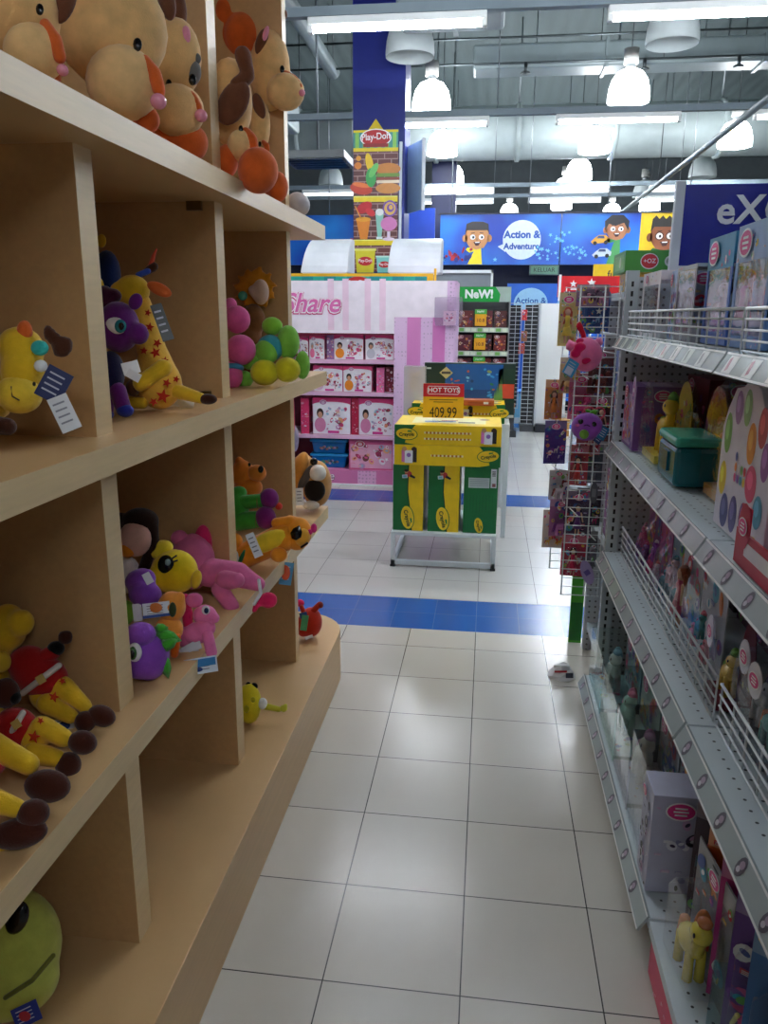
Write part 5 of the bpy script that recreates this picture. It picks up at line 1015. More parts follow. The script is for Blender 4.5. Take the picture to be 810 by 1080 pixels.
ht=T('heart_tag','pink heart outline toy hanging above the purple plush on the wire grid','toy',(.37,2.74,1.09)); q=MB(ht.location)
hp=[(.37+.035*.0625*16*math.sin(a)**3,2.75,1.085+.0022*(13*math.cos(a)-5*math.cos(2*a)-2*math.cos(3*a)-math.cos(4*a))) for a in [2*math.pi*i/24 for i in range(25)]]
q.tube(hp,.0035,mat('gloss',(226,90,110)),6); q.build('outline',ht)
# crumpled pack on the floor
cp=T('crumpled_wrapper','crumpled white wrapper with red print lying on the floor by the right shelving','wrapper',(.345,2.97,0),.15)
b=MB(); rr=random.Random(4); n=10; vs=[];fs=[]
for j in range(5):
    for i in range(n):
        a=2*math.pi*i/n; vs.append((.06*math.cos(a)*(1-.12*j)*rr.uniform(.85,1.1),.05*math.sin(a)*(1-.15*j)*rr.uniform(.8,1.1),max(.001,.012*j+rr.uniform(-.004,.006)) if j else .001))
for j in range(4):
    for i in range(n): fs.append((j*n+i,j*n+(i+1)%n,(j+1)*n+(i+1)%n,(j+1)*n+i))
fs.append(tuple(range(4*n,5*n))); b.add(vs,fs,card(226,226,226)); b.build('wrapper_film',cp)
b=MB(); M=frame((0.005,-.047,.012),(1,0,0),(0,.25,.97),(0,-.97,.25)); b.rc(M,.015,.012,.03,.02,card(60,64,80),1); b.rc(M,-.02,.028,.05,.008,card(200,40,50),1); b.build('print',cp)
# ---- blue EXCL sign on the shelf top
ex=T('hanging_sign','large dark blue sign with white letters and a pale frame above the right shelving','sign',(1.0,2.72,1.36),-.04)
b=MB().box2((-.41,-.01,.205),(.9,.01,.455),mat('gloss',(14,26,150))); b.build('board',ex)
b=MB().box2((-.432,-.016,.19),(-.405,.016,.465),mat('paint',(206,214,226))).box2((-.405,-.016,.19),(.9,.012,.212),mat('paint',(206,214,226))); b.build('frame',ex)
b=MB(); b.tx(front(0,-.0105,0),-.305,.375,'eXCL',.118,mat('card',(236,240,250)),2,.022,0,'LEFT'); b.build('lettering',ex)
for x in(-.2,.6): MB().box2((x-.012,.0,-.0),(x+.012,.02,.205),shm).build('post',ex)
# green tray box behind the sign
gt=T('cardboard_tray','green cardboard tray with red circle, behind the blue sign','tray',(.62,2.98,1.545))
b=MB(gt.location).box2((.45,2.86,1.56),(.86,3.12,1.63),mat('card',(70,160,50))); M=front(.55,2.86,1.595)
b.dc(M,-.02,0,.030,.026,card(236,230,230),1); b.dc(M,-.02,0,.027,.023,card(206,30,40),2); b.tx(M,-.02,0,'+OZ',.02,card(240,240,240),3,.01); b.dc(M,.045,0,.016,.017,card(220,230,210),1); b.dc(M,.045,0,.01,.011,card(150,170,140),2)
M=leftf(.45,2.99,1.595); b.rc(M,0,0,.2,.05,card(110,180,90),1); b.dc(M,.03,0,.02,.018,card(190,206,170),2); b.build('tray_body',gt)
ob=carton('yellow and orange printed box under the green tray at the shelf end',.34,.2,.06,(230,190,80),(.64,2.98,1.50),0,5,name='toy_carton',base=(236,170,60))
es=T('end_cap_unit','white end cap shelving behind the wire grids, under the green tray','shelving',(.7,3.1,0)); O=es.location
MB(O).box2((.46,3.25,0),(1.2,3.29,1.5),mat('peg',(196,200,204))).build('back_panel',es)
for z in (.1,.55,1.0,1.47): MB(O).box2((.47,2.82,z),(1.2,3.25,z+.028),shm).build('shelf',es)
for i,(x,z,c,lab) in enumerate([(.58,1.03,(60,110,180),'blue'),(.82,1.03,(200,70,120),'pink'),(.58,.58,(130,60,130),'violet'),(.82,.58,(70,70,90),'slate'),(.6,.13,(60,150,190),'cyan')]):
    carton('%s boxed toy on the end cap behind the wire grids, %s shelf'%(lab,'upper' if z>.9 else 'middle' if z>.4 else 'bottom'),.2,.2,.26,c,(x,3.0,z-.002),0,120+i,'boxed toys on the end cap',name='toy_carton')
# ================= yellow and green display stand
st=T('display_stand','low white metal display stand holding the yellow and green boxes','stand',(-.215,4.6,0)); O=st.location
fm=mat('paint',(214,222,226)); X0,X1,Y0,Y1=-.513,.085,4.28,4.86
b=MB(O).box2((X0,Y0,.19),(X1,Y1,.208),fm); b.build('deck',st,bevel=.002)
for x in(X0+.012,X1-.012):
    for y in(Y0+.012,Y1-.012): MB(O).box((x,y,.1),(.024,.024,.18),fm).build('leg',st)
    MB(O).box2((x-.012,Y0,.012),(x+.012,Y1,.036),fm).build('side_rail',st)
for y in(Y0+.012,): MB(O).box2((X0,y-.012,.012),(X1,y+.012,.04),fm).build('front_rail',st)
for x in(X0+.012,X1-.012): MB(O).box((x,Y0+.012,.006),(.03,.03,.012),blackm).build('foot',st)
GRN=card(16,112,52); YEL=card(246,206,20); DKG=card(10,60,30)
def cray(b,M,u,v,s,rot=0,k=4):
    c,q=math.cos(rot),math.sin(rot)
    b.dc(M,u,v,s*1.08,s*.60,card(20,110,50),k,rot); b.dc(M,u,v,s,s*.53,card(250,214,40),k+1,rot); b.dc(M,u,v,s*.86,s*.42,card(246,204,30),k+2,rot)
    b.pg(M,[(u+c*a*s-q*e*s,v+q*a*s+c*e*s) for a,e in((.05,.2),(.45,.24),(.5,.36),(.1,.36))],card(30,130,60),k+3)
    b.tx(M,u,v-s*.05,'Crayola',s*.46,card(20,60,30),k+4,.03,0,'CENTER',rot+.12)
def kid(b,M,u,v,s,shirt,k=3):
    b.dc(M,u,v,s*.5,s*.42,card(*shirt),k); b.dc(M,u-s*.3,v+s*.35,s*.26,s*.28,card(206,150,110),k+1); b.dc(M,u-s*.32,v+s*.5,s*.28,s*.2,card(36,24,20),k+2); b.rc(M,u-s*.5,v-s*.35,s*.75,s*.5,card(220,230,240),k+3,.1); b.rc(M,u-s*.5,v-s*.35,s*.5,s*.3,card(120,190,210),k+4,.1); b.pg(M,[(u+s*.3,v),(u+s,v-s*.4),(u+s*.9,v-s*.65),(u+s*.2,v-s*.4)],card(30,30,50),k+1)
BG='yellow and green craft boxes on the white stand'
def upright(label,x0,x1,back):
    w=x1-x0;h=.385;d=.36
    t=T('craft_box',label,'box',((x0+x1)/2,4.32+d/2,.209),0,BG)
    b=MB().box2((-w/2,-d/2,0),(w/2,d/2,h),GRN); M=front(0,-d/2,0)
    if not back:
        b.pg(M,[(-.0,h),(w/2,h),(w/2,0),(w*.12,0),(w*.06,h*.3),(-w*.02,h*.6)],YEL,1)
        b.pg(M,[(-.004,h),(w*.02,h),(-w*.0,h*.6),(w*.08,h*.3),(w*.14,0),(w*.11,0),(w*.05,h*.3),(-w*.03,h*.6)],DKG,2)
        kid(b,M,-.0,h*.86,.04,(200,60,60)); cray(b,M,-w*.02,h*.2,.068,-1.45)
    else:
        b.rc(M,-w*.06,h*.76,w*.62,h*.15,card(206,216,212),1); b.rc(M,w*.37,h*.83,w*.17,h*.28,card(230,232,232),2)
        for k in range(4): b.rc(M,w*.37,h*(.93-.02*k),w*.1,.004,blackm,3)
        b.rc(M,w*.38,h*.73,w*.1,h*.05,card(150,90,90),3)
        for k in range(5): b.rc(M,-w*.06,h*(.81-.025*k),w*.55,.003,card(150,160,160),2)
        for k in range(9): b.rc(M,-w*.4+k*w*.095,h*.45,.002,h*.26,card(20,90,46),1)
        cray(b,M,-w*.03,h*.12,.045,-1.4)
    Ml=leftf(-w/2-.0003,0,0); b.rc(Ml,0,h*.5,d*.9,h*.5,YEL,1); b.rc(rightf(w/2+.0003,0,0),0,h*.5,d*.9,h*.96,card(232,226,190),1)
    b.build('carton',t,bevel=.002); return t
upright('left upright green and yellow craft box on the white stand',-.507,-.333,False)
upright('middle upright green and yellow craft box on the white stand',-.306,-.130,False)
upright('right upright plain green craft box with a white label on the white stand',-.105,.084,True)
def flatbox(label,z,h,flip,x0=-.5,x1=.092,d=.42,y=4.30):
    w=x1-x0; t=T('craft_box',label,'box',((x0+x1)/2,y+d/2,z),0,BG)
    b=MB().box2((-w/2,-d/2,0),(w/2,d/2,h),YEL); M=front(0,-d/2,0); s=-1 if not flip else 1
    b.pg(M,[(s*w/2,0),(s*w/2,h),(s*w*.30,h),(s*w*.38,h*.5),(s*w*.40,h*.1),(s*w*.3,0)],GRN,1); cray(b,M,s*w*.385,h*.54,.058,s*.08)
    k=-s*w*.37
    b.rc(M,k-.02,h*.45,.03,h*.6,card(220,120,180),2); b.rc(M,k+.035,h*.5,.03,h*.7,card(30,26,30),2); b.rc(M,k+.005,h*.42,.045,h*.62,card(240,240,245),3); b.dc(M,k+.005,h*.5,.012,.012,card(150,110,190),4); b.dc(M,k-.02,h*.8,.013,.013,card(200,150,110),4); b.dc(M,k+.035,h*.8,.013,.013,card(60,40,36),4)
    for j in range(2 if not flip else 1):
        v=h*(.62-.3*j) if not flip else h*.5
        b.rc(M,.0,v,.26 if not flip else .18,h*.09,card(250,236,200),2); 
        for q in range(12 if not flip else 8): b.rc(M,(-.115+.021*q) if not flip else (-.08+.022*q),v,.011,h*.10,card(200,120,30),3)
    Mt=topf(0,0,h); b.rc(Mt,0,.0,w*.7,d*.6,card(240,228,170),1); b.rc(Mt,-.05,-.05,w*.3,d*.14,card(120,150,190),2,.1); b.rc(Mt,.1,-.08,w*.16,d*.1,card(60,60,70),2); b.rc(Mt,-.0,.0,w*.16,d*.08,card(200,110,60),2,.1); b.dc(Mt,w*.34,.06,.03,.03,card(150,80,60),2)
    b.build('carton',t,bevel=.003); return t
flatbox('lower flat yellow craft box across the three upright boxes',.595,.115,True)
flatbox('upper flat yellow craft box on top of the stand pile, under the price sign',.711,.112,False)
# price sign
ps=T('price_sign','red and yellow price sign reading 409.99 standing on the craft boxes','sign',(-.24,4.45,.824),.02)
MB().box2((-.115,-.003,.022),(.115,.003,.215),card(246,190,20)).build('card',ps)
b=MB(); M=front(0,-.0032,0); b.rc(M,0,.178,.23,.074,card(206,24,36),1); b.tx(M,0,.178,'HOT TOYS',.036,card(250,250,250),3,.02); 
pts=[(-.085,.20),(.08,.20),(.09,.19),(.09,.166),(.08,.156),(-.085,.156),(-.09,.166),(-.09,.19)]
for i in range(8):
    a,c=pts[i],pts[(i+1)%8]; L=math.hypot(c[0]-a[0],c[1]-a[1]); b.rc(M,(a[0]+c[0])/2,(a[1]+c[1])/2,L,.003,card(250,250,250),3,math.atan2(c[1]-a[1],c[0]-a[0]))
b.tx(M,0,.05,'409.99',.085,blackm,2,.0,0,'CENTER',0,.68); b.rc(M,0,.125,.16,.004,card(120,100,30),2); b.rc(M,0,.112,.11,.004,card(120,100,30),2); b.build('lettering',ps)
MB().box((0,.012,.012),(.12,.05,.022),mat('clear',(230,235,240))).build('holder',ps)
# second table behind with more boxes
tb=T('display_table','white display table behind the yellow boxes','table',(-.18,5.42,0)); O=tb.location
MB(O).box2((-.52,4.98,.72),(.155,5.86,.745),fm).build('tabletop',tb,bevel=.003)
for x in(-.5,.14):
    for y in(5.0,5.84): MB(O).box((x,y,.36),(.03,.03,.72),fm).build('leg',tb)
MB(O).box2((.05,5.835,.0),(.155,5.85,.72),mat('paint',(226,230,232))).build('side_panel',tb)
for i,x in enumerate((-.3,.0)):
    flatbox('flat yellow craft box on the rear table, %s of the two'%('left' if i==0 else 'right'),.747,.12,i==1,x-.17,x+.12,.3,4.99)
cb=T('wooden_case','flat orange brown box lying behind the price sign','box',(-.06,4.95,.868)); MB().box2((-.1,-.05,0),(.11,.06,.035),mat('wood',(190,90,36),2)).build('case_body',cb,bevel=.002); q=MB(); q.rc(front(0,-.05,0),.02,.018,.14,.005,card(150,60,24),1); q.rc(front(0,-.05,0),.06,.018,.03,.014,card(230,230,230),2); q.build('label_strip',cb)
pz=T('puzzle_box','wide dark green and blue boxed game showing an undersea picture on the rear table','boxed game',(-.115,5.30,.747))
w,h=.60,.36; MB().box2((-w/2,-.035,0),(w/2,.035,h),card(20,50,44)).build('carton',pz,bevel=.002); b=MB(); M=front(0,-.035,0)
b.rc(M,.03,h*.55,.38,h*.86,card(24,90,160),1); b.rc(M,.03,h*.32,.38,h*.4,card(30,70,130),2); b.rc(M,.245,h*.6,.11,h*.62,card(24,60,40),1); b.rc(M,.245,h*.5,.10,h*.26,card(206,70,40),2)
rr=random.Random(9)
for k in range(26): b.dc(M,.03+rr.uniform(-.17,.17),h*rr.uniform(.3,.92),rr.uniform(.006,.02),rr.uniform(.004,.01),card(*rr.choice([(60,150,210),(120,190,220),(40,120,80),(150,160,90),(210,90,60),(20,60,110)])),3+k%4,rr.uniform(-.5,.5),10)
for k in range(6): b.pg(M,[(.16+.01*k,h*.3),(.175+.01*k,h*.3),(.17+.008*k,h*(.5+.06*k))],card(110,170,90),8)
b.pg(M,[(-.2,h*.82),(-.155,h*.93),(-.11,h*.82),(-.155,h*.71)],card(206,190,130),8); b.rc(M,-.155,h*.82,.06,.016,card(70,66,60),9); b.rc(M,-.27,h*.9,.03,.01,card(200,206,200),3); b.rc(M,.03,h*.04,w*.9,h*.05,card(190,190,180),3); b.build('print',pz)
ab=T('toy_case','white backed clear case with peach toy figure on the rear table','case',(-.47,5.2,.747))
MB().box2((-.07,-.05,0),(.07,.05,.34),mat('tint',(236,238,236),.45)).build('box_shell',ab); b=MB(); b.ell((0.0,-.0,.22),(.04,.035,.036),mat('plush',(236,186,150))).ell((0,0,.29-.02),(.036,.03,.03),mat('plush',(236,186,150))).ell((-.03,0,.3),(.013,.01,.013),mat('plush',(226,170,130))).ell((.03,0,.3),(.013,.01,.013),mat('plush',(226,170,130))).ell((-.01,-.035,.265),(.004,.003,.004),blackm,nu=8,nv=6).ell((.014,-.035,.265),(.004,.003,.004),blackm,nu=8,nv=6); b.cyl((0,0,.002),(0,0,.2),.02,white); b.build('figure',ab)
# ================= pink toy gondola
pg=T('pink_toy_shelving','pink toy shelving with a white pink header and striped end panel','shelving',(-1.4,6.7,0)); O=pg.location
pinkw=mat('paint',(236,196,220)); pinkd=mat('paint',(206,110,170)); hdr=mat('gloss',(248,236,244))
MB(O).box2((-2.7,6.95,.1),(-.75,6.99,1.66),mat('paint',(130,30,60))).build('back_panel',pg)
for z in (1.02,.755,.395): 
    b=MB(O).box2((-2.7,6.44,z),(-.752,6.95,z+.03),pinkw); b.rc(front(-1.72,6.4395,z+.015),0,0,1.93,.024,mat('paint',(232,186,214)),1); b.build('shelf',pg)
b=MB(O).box2((-2.7,6.42,.0),(-.755,6.95,.012),white).box2((-2.7,6.435,.012),(-.755,6.95,.13),mat('paint',(214,120,170))); M=front(-1.1,6.4345,0)
b.rc(M,.12,.07,.16,.11,mat('dots',(226,170,206)),1); b.tx(M,-.33,.07,'& Share',.105,card(90,50,70),2,.035,.2); b.tx(M,-.33,.072,'& Share',.105,card(240,228,232),3,.008,.2); b.build('base',pg)
b=MB(O).box2((-2.7,6.40,1.265),(-.755,6.46,1.675),hdr)
M=front(-1.41,6.3995,1.49)
for u in(-.0,.12,.3,.42): b.rc(M,.14+u,.0,.05,.40,mat('gloss',(244,212,230)),1)
b.tx(M,-.03,.0,'Share',.21,card(206,40,120),3,.075,.28,'CENTER'); b.tx(M,-.028,.004,'Share',.21,card(250,250,250),4,.05,.28); b.tx(M,-.026,.006,'Share',.21,card(226,110,176),5,.018,.28)
b.build('header',pg)
# striped end panel, rounded at its outer edge
b=MB(O); n=10; arc=[(-.755,6.40),(-.33,6.40)]+[(-.33+.07*math.sin(a),6.47-.07*math.cos(a)) for a in [math.pi/2*i/n for i in range(1,n+1)]]+[(-.26,6.95),(-.755,6.95)]
b.prism(arc,1.675,mat('dots',(226,190,222)),Matrix.Identity(4)); M=front(-.755,6.3995,0)
b.rc(M,.16,.70,.11,1.4,mat('paint',(214,130,190)),1); b.rc(M,.36,.70,.10,1.4,mat('paint',(210,120,184)),1); b.rc(M,.21,1.535,.42,.28,hdr,2); b.build('end_panel',pg)
ah=T('leaflet_holder','clear plastic leaflet holder on the pink end panel edge','leaflet holder',(-.33,6.36,1.33))
b=MB(); b.prism([(-.09,0),(.1,0),(.12,.05),(.12,.22),(-.1,.22),(-.1,.04)],.04,mat('tint',(236,230,238),.12),front(0,.02,0)); b.build('pocket',ah,bevel=.006); q=MB(); q.box((0.02,0,.06),(.1,.006,.11),card(230,190,210)); blobs(q,front(.02,-.0035,.02),.09,.09,10,6,[(206,60,100),(120,90,140),(240,240,240)]); q.build('leaflet',ah)
PKP=[(226,90,140),(206,60,110),(240,230,236),(250,250,250),(200,150,190),(240,170,120),(120,60,60),(150,190,210),(180,50,90)]
def girl_art(hair,shirt,seed):
    def f(b,M,w,h):
        b.rc(M,0,h*.88,w,h*.24,card(216,60,120),1); b.rc(M,0,h*.4,w*.98,h*.78,card(240,234,240),2)
        b.dc(M,0,h*.8,w*.5,h*.09,card(240,234,240),3)
        blobs(b,M@Matrix.Translation((w*.16,h*.1,0)),w*.62,h*.66,24,seed,PKP,4); oval_logo(b,M,-w*.22,h*.87,min(w*.15,h*.09),6,(246,240,246),(190,120,170))
        u=-w*.3; b.dc(M,u,h*.26,w*.15,h*.2,card(*shirt),10); b.dc(M,u,h*.58,w*.09,h*.13,card(*hair),10); b.dc(M,u,h*.53,w*.06,h*.09,card(206,150,120),11); b.rc(M,w*.05,h*.07,w*.3,h*.07,card(206,50,140),10)
    return f
def pbox(label,x0,x1,z,h,hair,shirt,seed,d=.28,c=(206,70,120)): return carton(label,x1-x0,d,h,c,((x0+x1)/2,6.47+d/2,z),0,seed,'pink playset boxes',PKP,'playset_box',art=girl_art(hair,shirt,seed))
za,zb,zc,zd=1.051,.786,.426,.131
pbox('white fronted box with silver mixer picture on the top pink shelf',-1.47,-1.34,za,.19,(170,170,176),(226,110,150),201)
pbox('white fronted box at the far left of the top pink shelf',-1.57,-1.48,za,.175,(180,120,170),(200,160,200),202)
carton('lilac box side on the top pink shelf, between the silver mixer and cake boxes',.06,.26,.195,(150,110,160),(-1.295,6.61,za),0,203,'pink playset boxes',PKP,'playset_box')
pbox('playset box with an orange shirted child and cakes on the top pink shelf',-1.262,-1.015,za,.2,(40,26,24),(236,140,40),204)
pbox('playset box with cupcakes at the right end of the top pink shelf',-1.0,-.765,za,.2,(90,80,80),(200,196,206),205)
pbox('playset box partly behind the wooden shelf end on the second pink shelf',-1.44,-1.19,zb,.215,(40,26,24),(226,190,210),206)
pbox('playset box with an orange shirted child on the second pink shelf',-1.185,-.945,zb,.215,(40,26,24),(236,140,40),207)
carton('narrow pink upright box on the second pink shelf',.065,.2,.2,(226,110,160),(-.875,6.58,zb),0,208,'pink playset boxes',PKP,'playset_box')
carton('dark red box side at the right end of the second pink shelf',.07,.2,.21,(120,24,50),(-.80,6.62,zb),0,209,'pink playset boxes',PKP,'playset_box')
pbox('large playset box with a pink shirted child on the third pink shelf, left',-1.45,-1.125,zc,.31,(50,34,30),(216,130,170),210)
carton('red box spine between the two large playset boxes on the third pink shelf',.06,.26,.31,(190,30,70),(-1.09,6.61,zc),0,211,'pink playset boxes',[(230,90,130),(60,30,30),(240,200,210)],'playset_box')
pbox('large playset box with a pink shirted child on the third pink shelf, right',-1.055,-.762,zc,.31,(50,34,30),(216,130,170),212)
carton('bright pink box spine at the left of the third pink shelf',.07,.26,.30,(220,60,110),(-1.52,6.61,zc),0,213,'pink playset boxes',PKP,'playset_box')
carton('wide pink playset box beside the blue tubs on the lowest pink shelf',.38,.26,.255,(216,90,140),(-.95,6.60,zd),0,214,'pink playset boxes',PKP,'playset_box',22,(232,170,196),None,(190,40,70))
def tub(label,z):
    t=T('storage_tub',label,'tub',(-1.32,6.62,z),0,'blue tubs on the pink shelving'); m=mat('gloss',(10,110,180))
    b=MB(); a=[(-.15,-.12),(.15,-.12),(.15,.12),(-.15,.12)]
    vs=[(x*.9,y*.9,0) for x,y in a]+[(x,y,.10) for x,y in a]; b.add(vs,[(3,2,1,0),(4,5,6,7),(0,1,5,4),(1,2,6,5),(2,3,7,6),(3,0,4,7)],m); 
    r=random.Random(int(z*100)); Mx=frame((0,-.115,.05),(1,0,0),(0,-.12,.99),(0,-.99,-.12))
    for k in range(14): b.dc(Mx,-.07+.011*k,r.uniform(-.012,.012),.012,.011,card(*r.choice([(150,110,90),(60,150,120),(180,150,170),(40,60,90)])),1+k%3,0,8)
    b.build('tub_body',t,bevel=.01); MB().box2((-.165,-.13,.10),(.165,.13,.122),mat('gloss',(40,150,210))).build('lid',t,bevel=.006); return t
tub('lower blue plastic tub with lid on the lowest pink shelf',zd); tub('upper blue plastic tub with lid stacked on the lowest pink shelf',zd+.123)
pb=T('plush_bundle','pink and grey toy bundle hanging at the left side of the pink shelving','plush toy',(-1.62,6.36,.30)); MB().ell((0,0,.35),(.035,.03,.16),mat('plush',(160,150,170)),nu=12).ell((.03,0,.1),(.045,.03,.12),mat('plush',(206,40,90)),nu=12).build('bundle_body',pb,remesh=.008); MB().cyl((0,0,.5),(0,.075,.5),.006,white,8).build('hook',pb); MB().ell((.03,-.03,.3),(.02,.015,.2),mat('plush',(226,60,110)),nu=12).build('ribbon',pb)
# ================= dough display behind the pink unit
dd=T('dough_display','yellow framed display with teal stripes behind the pink header','display',(-1.15,7.1,0)); O=dd.location
MB(O).box2((-1.79,7.02,0),(-.5,7.3,1.73),mat('paint',(30,60,130))).build('cabinet',dd)
b=MB(O).box2((-1.80,6.995,1.60),(-.49,7.02,1.76),card(236,180,30)); M=front(-1.145,6.995,1.68)
for k in range(12): b.rc(M,-.55+.1*k,-.01,.1,.13,card(20,140,140) if k%2 else card(40,170,150),1)
b.dc(M,.0,-.03,.13,.085,card(206,40,40),3); b.tx(M,0,.0,'Play-Doh',.06,card(250,250,250),4,.012); b.build('header',dd)
def hood(label,x0,x1,lean):
    t=T('white_hood',label,'hood',((x0+x1)/2,7.1,1.74)); O=t.location; b=MB(O); pr=[]
    for i in range(9):
        a=math.pi/2*i/8; pr.append((7.0+.24*(1-math.cos(a)),1.765+.30*math.sin(a)))
    n=len(pr); vs=[];fs=[]
    for k,(y,z) in enumerate(pr):
        s=lean*k/n; vs+= [(x0+s,y,z),(x1,y,z)]
    vs+=[(x0+lean,7.36,2.065),(x1,7.36,2.065),(x0,7.36,1.765),(x1,7.36,1.765)]
    for k in range(n): fs.append((2*k,2*k+1,2*k+3,2*k+2))
    fs.append((2*n,2*n+1,2*n+3,2*n+2)); fs.append((2*n+2,2*n+3,1,0)); fs.append(tuple([2*k for k in range(n+1)]+[2*n+2])); fs.append(tuple(reversed([2*k+1 for k in range(n+1)]+[2*n+3])))
    b.add(vs,fs,mat('paint',(236,240,244))); b.build('shell',t,bevel=.01); MB(O).box2((x0+.02,7.0,1.75),(x1-.02,7.02,1.77),mat('paint',(210,214,218))).build('lip',t); return t
hood('white curved hood left of the food poster',-1.66,-1.235,.09); hood('white curved hood right of the food poster',-.89,-.43,.04)
cam_=T('yellow_post','thin yellow corner post at the right of the display behind the pink header','post',(-.45,6.98,0)); MB(cam_.location).box2((-.485,6.995,0),(-.465,7.02,1.8),card(236,180,30)).build('post_body',cam_)
# poster on the pillar
po=T('food_poster','tall brick patterned poster with food pictures on the blue pillar','poster',(-1.11,7.96,2.0)); O=po.location
x0,x1,zb_,zt=-1.345,-.915,1.75,2.98
MB(O).box2((x0,7.95,zb_),(x1,7.975,zt),mat('brick')).build('board',po); b=MB(O); M=front((x0+x1)/2,7.949,1.75)@Matrix.Scale(1.075,4,(0,1,0))@Matrix.Translation((0,-1.75,0)); W_=(x1-x0)
b.rc(M,0,3.02-.1,W_,.17,card(70,150,140),1)
for k in range(6): b.rc(M,-W_/2+W_*(k+.5)/6,2.92,W_/12,.17,card(140,200,90),2)
b.rc(M,0,2.85,W_,.03,card(236,210,30),3); b.rc(M,0,3.0,W_,.02,card(236,210,30),3)
b.pg(M,[(-.08,3.0),(.08,3.0),(0,3.1)],card(236,206,30),3)
b.dc(M,0,2.945,.15,.075,card(250,250,250),4); b.dc(M,0,2.945,.14,.066,card(186,24,30),5); b.tx(M,0,2.955,'Play-Doh',.078,card(250,250,250),6,.015,0,'CENTER',.05,.95); b.rc(M,0,2.885,.24,.03,card(150,20,26),7)
for z in (2.44,2.07): b.rc(M,0,z,W_,.045,card(240,214,20),3); b.rc(M,0,z+.022,W_,.01,card(250,240,120),4)
b.rc(M,0,1.77,W_,.1,card(20,40,90),3)
# hot dog, corn, burger
b.dc(M,-.14,2.53,.11,.05,card(206,60,30),5,-.15); b.dc(M,-.14,2.56,.09,.02,card(236,120,50),6,-.15)
b.dc(M,-.06,2.74,.035,.085,card(246,206,30),6,.25); b.dc(M,-.045,2.62,.05,.08,card(60,170,80),7); b.dc(M,-.02,2.68,.03,.07,card(110,200,100),8,-.6)
b.dc(M,.12,2.69,.12,.05,card(206,130,50),5); b.rc(M,.12,2.64,.22,.03,card(110,150,50),6); b.rc(M,.12,2.61,.22,.02,card(150,60,40),7); b.rc(M,.12,2.585,.22,.025,card(240,220,190),7); b.dc(M,.12,2.53,.12,.045,card(214,140,60),6); b.dc(M,-.17,2.72,.035,.03,card(226,130,40),5); b.dc(M,-.165,2.78,.025,.022,card(236,160,50),6)
# drinks, sundae
b.pg(M,[(-.19,2.27),(-.05,2.27),(-.08,2.1),(-.15,2.1)],card(236,140,30),5); b.dc(M,-.12,2.27,.075,.02,card(246,170,40),6); b.rc(M,-.17,2.33,.012,.12,card(236,150,50),6,.5); b.dc(M,-.11,2.37,.08,.045,card(206,30,40),5,.4); b.dc(M,-.05,2.33,.05,.03,card(220,40,50),6,-.5)
b.pg(M,[(.0,2.32),(.08,2.32),(.06,2.12),(.02,2.12)],card(150,210,190),5); b.rc(M,.04,2.11,.06,.02,card(230,240,240),6); b.dc(M,.04,2.33,.04,.03,card(240,240,236),6)
b.dc(M,.14,2.36,.07,.07,card(120,80,170),5); b.dc(M,.14,2.36,.055,.055,card(230,180,90),6); b.dc(M,.145,2.365,.035,.035,card(120,80,170),7); b.dc(M,.15,2.37,.02,.02,card(230,180,90),8); b.dc(M,.13,2.23,.08,.06,card(220,130,190),6); b.rc(M,.13,2.13,.03,.07,card(240,220,236),6); b.dc(M,.13,2.1,.06,.015,card(240,220,236),7)
# tubs
def dtub(u,v,w,h,c,l,k): b.pg(M,[(u-w/2,v+h),(u+w/2,v+h),(u+w*.42,v),(u-w*.42,v)],card(*c),k); b.rc(M,u,v+h,w*1.08,h*.1,card(*l),k+1); b.dc(M,u,v+h*.5,w*.36,h*.2,card(200,30,36),k+2); b.tx(M,u,v+h*.52,'Play-Doh',w*.19,card(250,250,250),k+3,.01)
dtub(-.1,1.81,.2,.2,(226,214,40),(240,236,120),5); dtub(.09,1.81,.16,.14,(130,210,200),(200,236,220),6)
b.build('print',po)
MB(O).box2((-.905,7.96,1.6),(-.88,7.99,3.0),mat('paint',(214,220,226))).build('side_post',po)
hs=T('hanging_banner','pale blue banner board hung edgewise right of the food poster','banner',(-.80,8.2,2.4),.5); b=MB(); b.box2((-.01,-.25,0),(.01,.35,.62),mat('card',(150,180,206))); rr=random.Random(3)
for k in range(10): b.dc(rightf(.0105,.05,.3),rr.uniform(-.2,.2),rr.uniform(-.22,.22),.05,.03,card(*rr.choice([(190,210,226),(120,150,190),(200,170,180)])),1+k%3)
b.build('board',hs); MB().box2((-.016,-.27,-.01),(.016,-.25,.63),mat('paint',(226,232,236))).cyl((0,.2,.62),(0,.2,3.2),.004,pipe_m,6).build('edge_frame',hs)
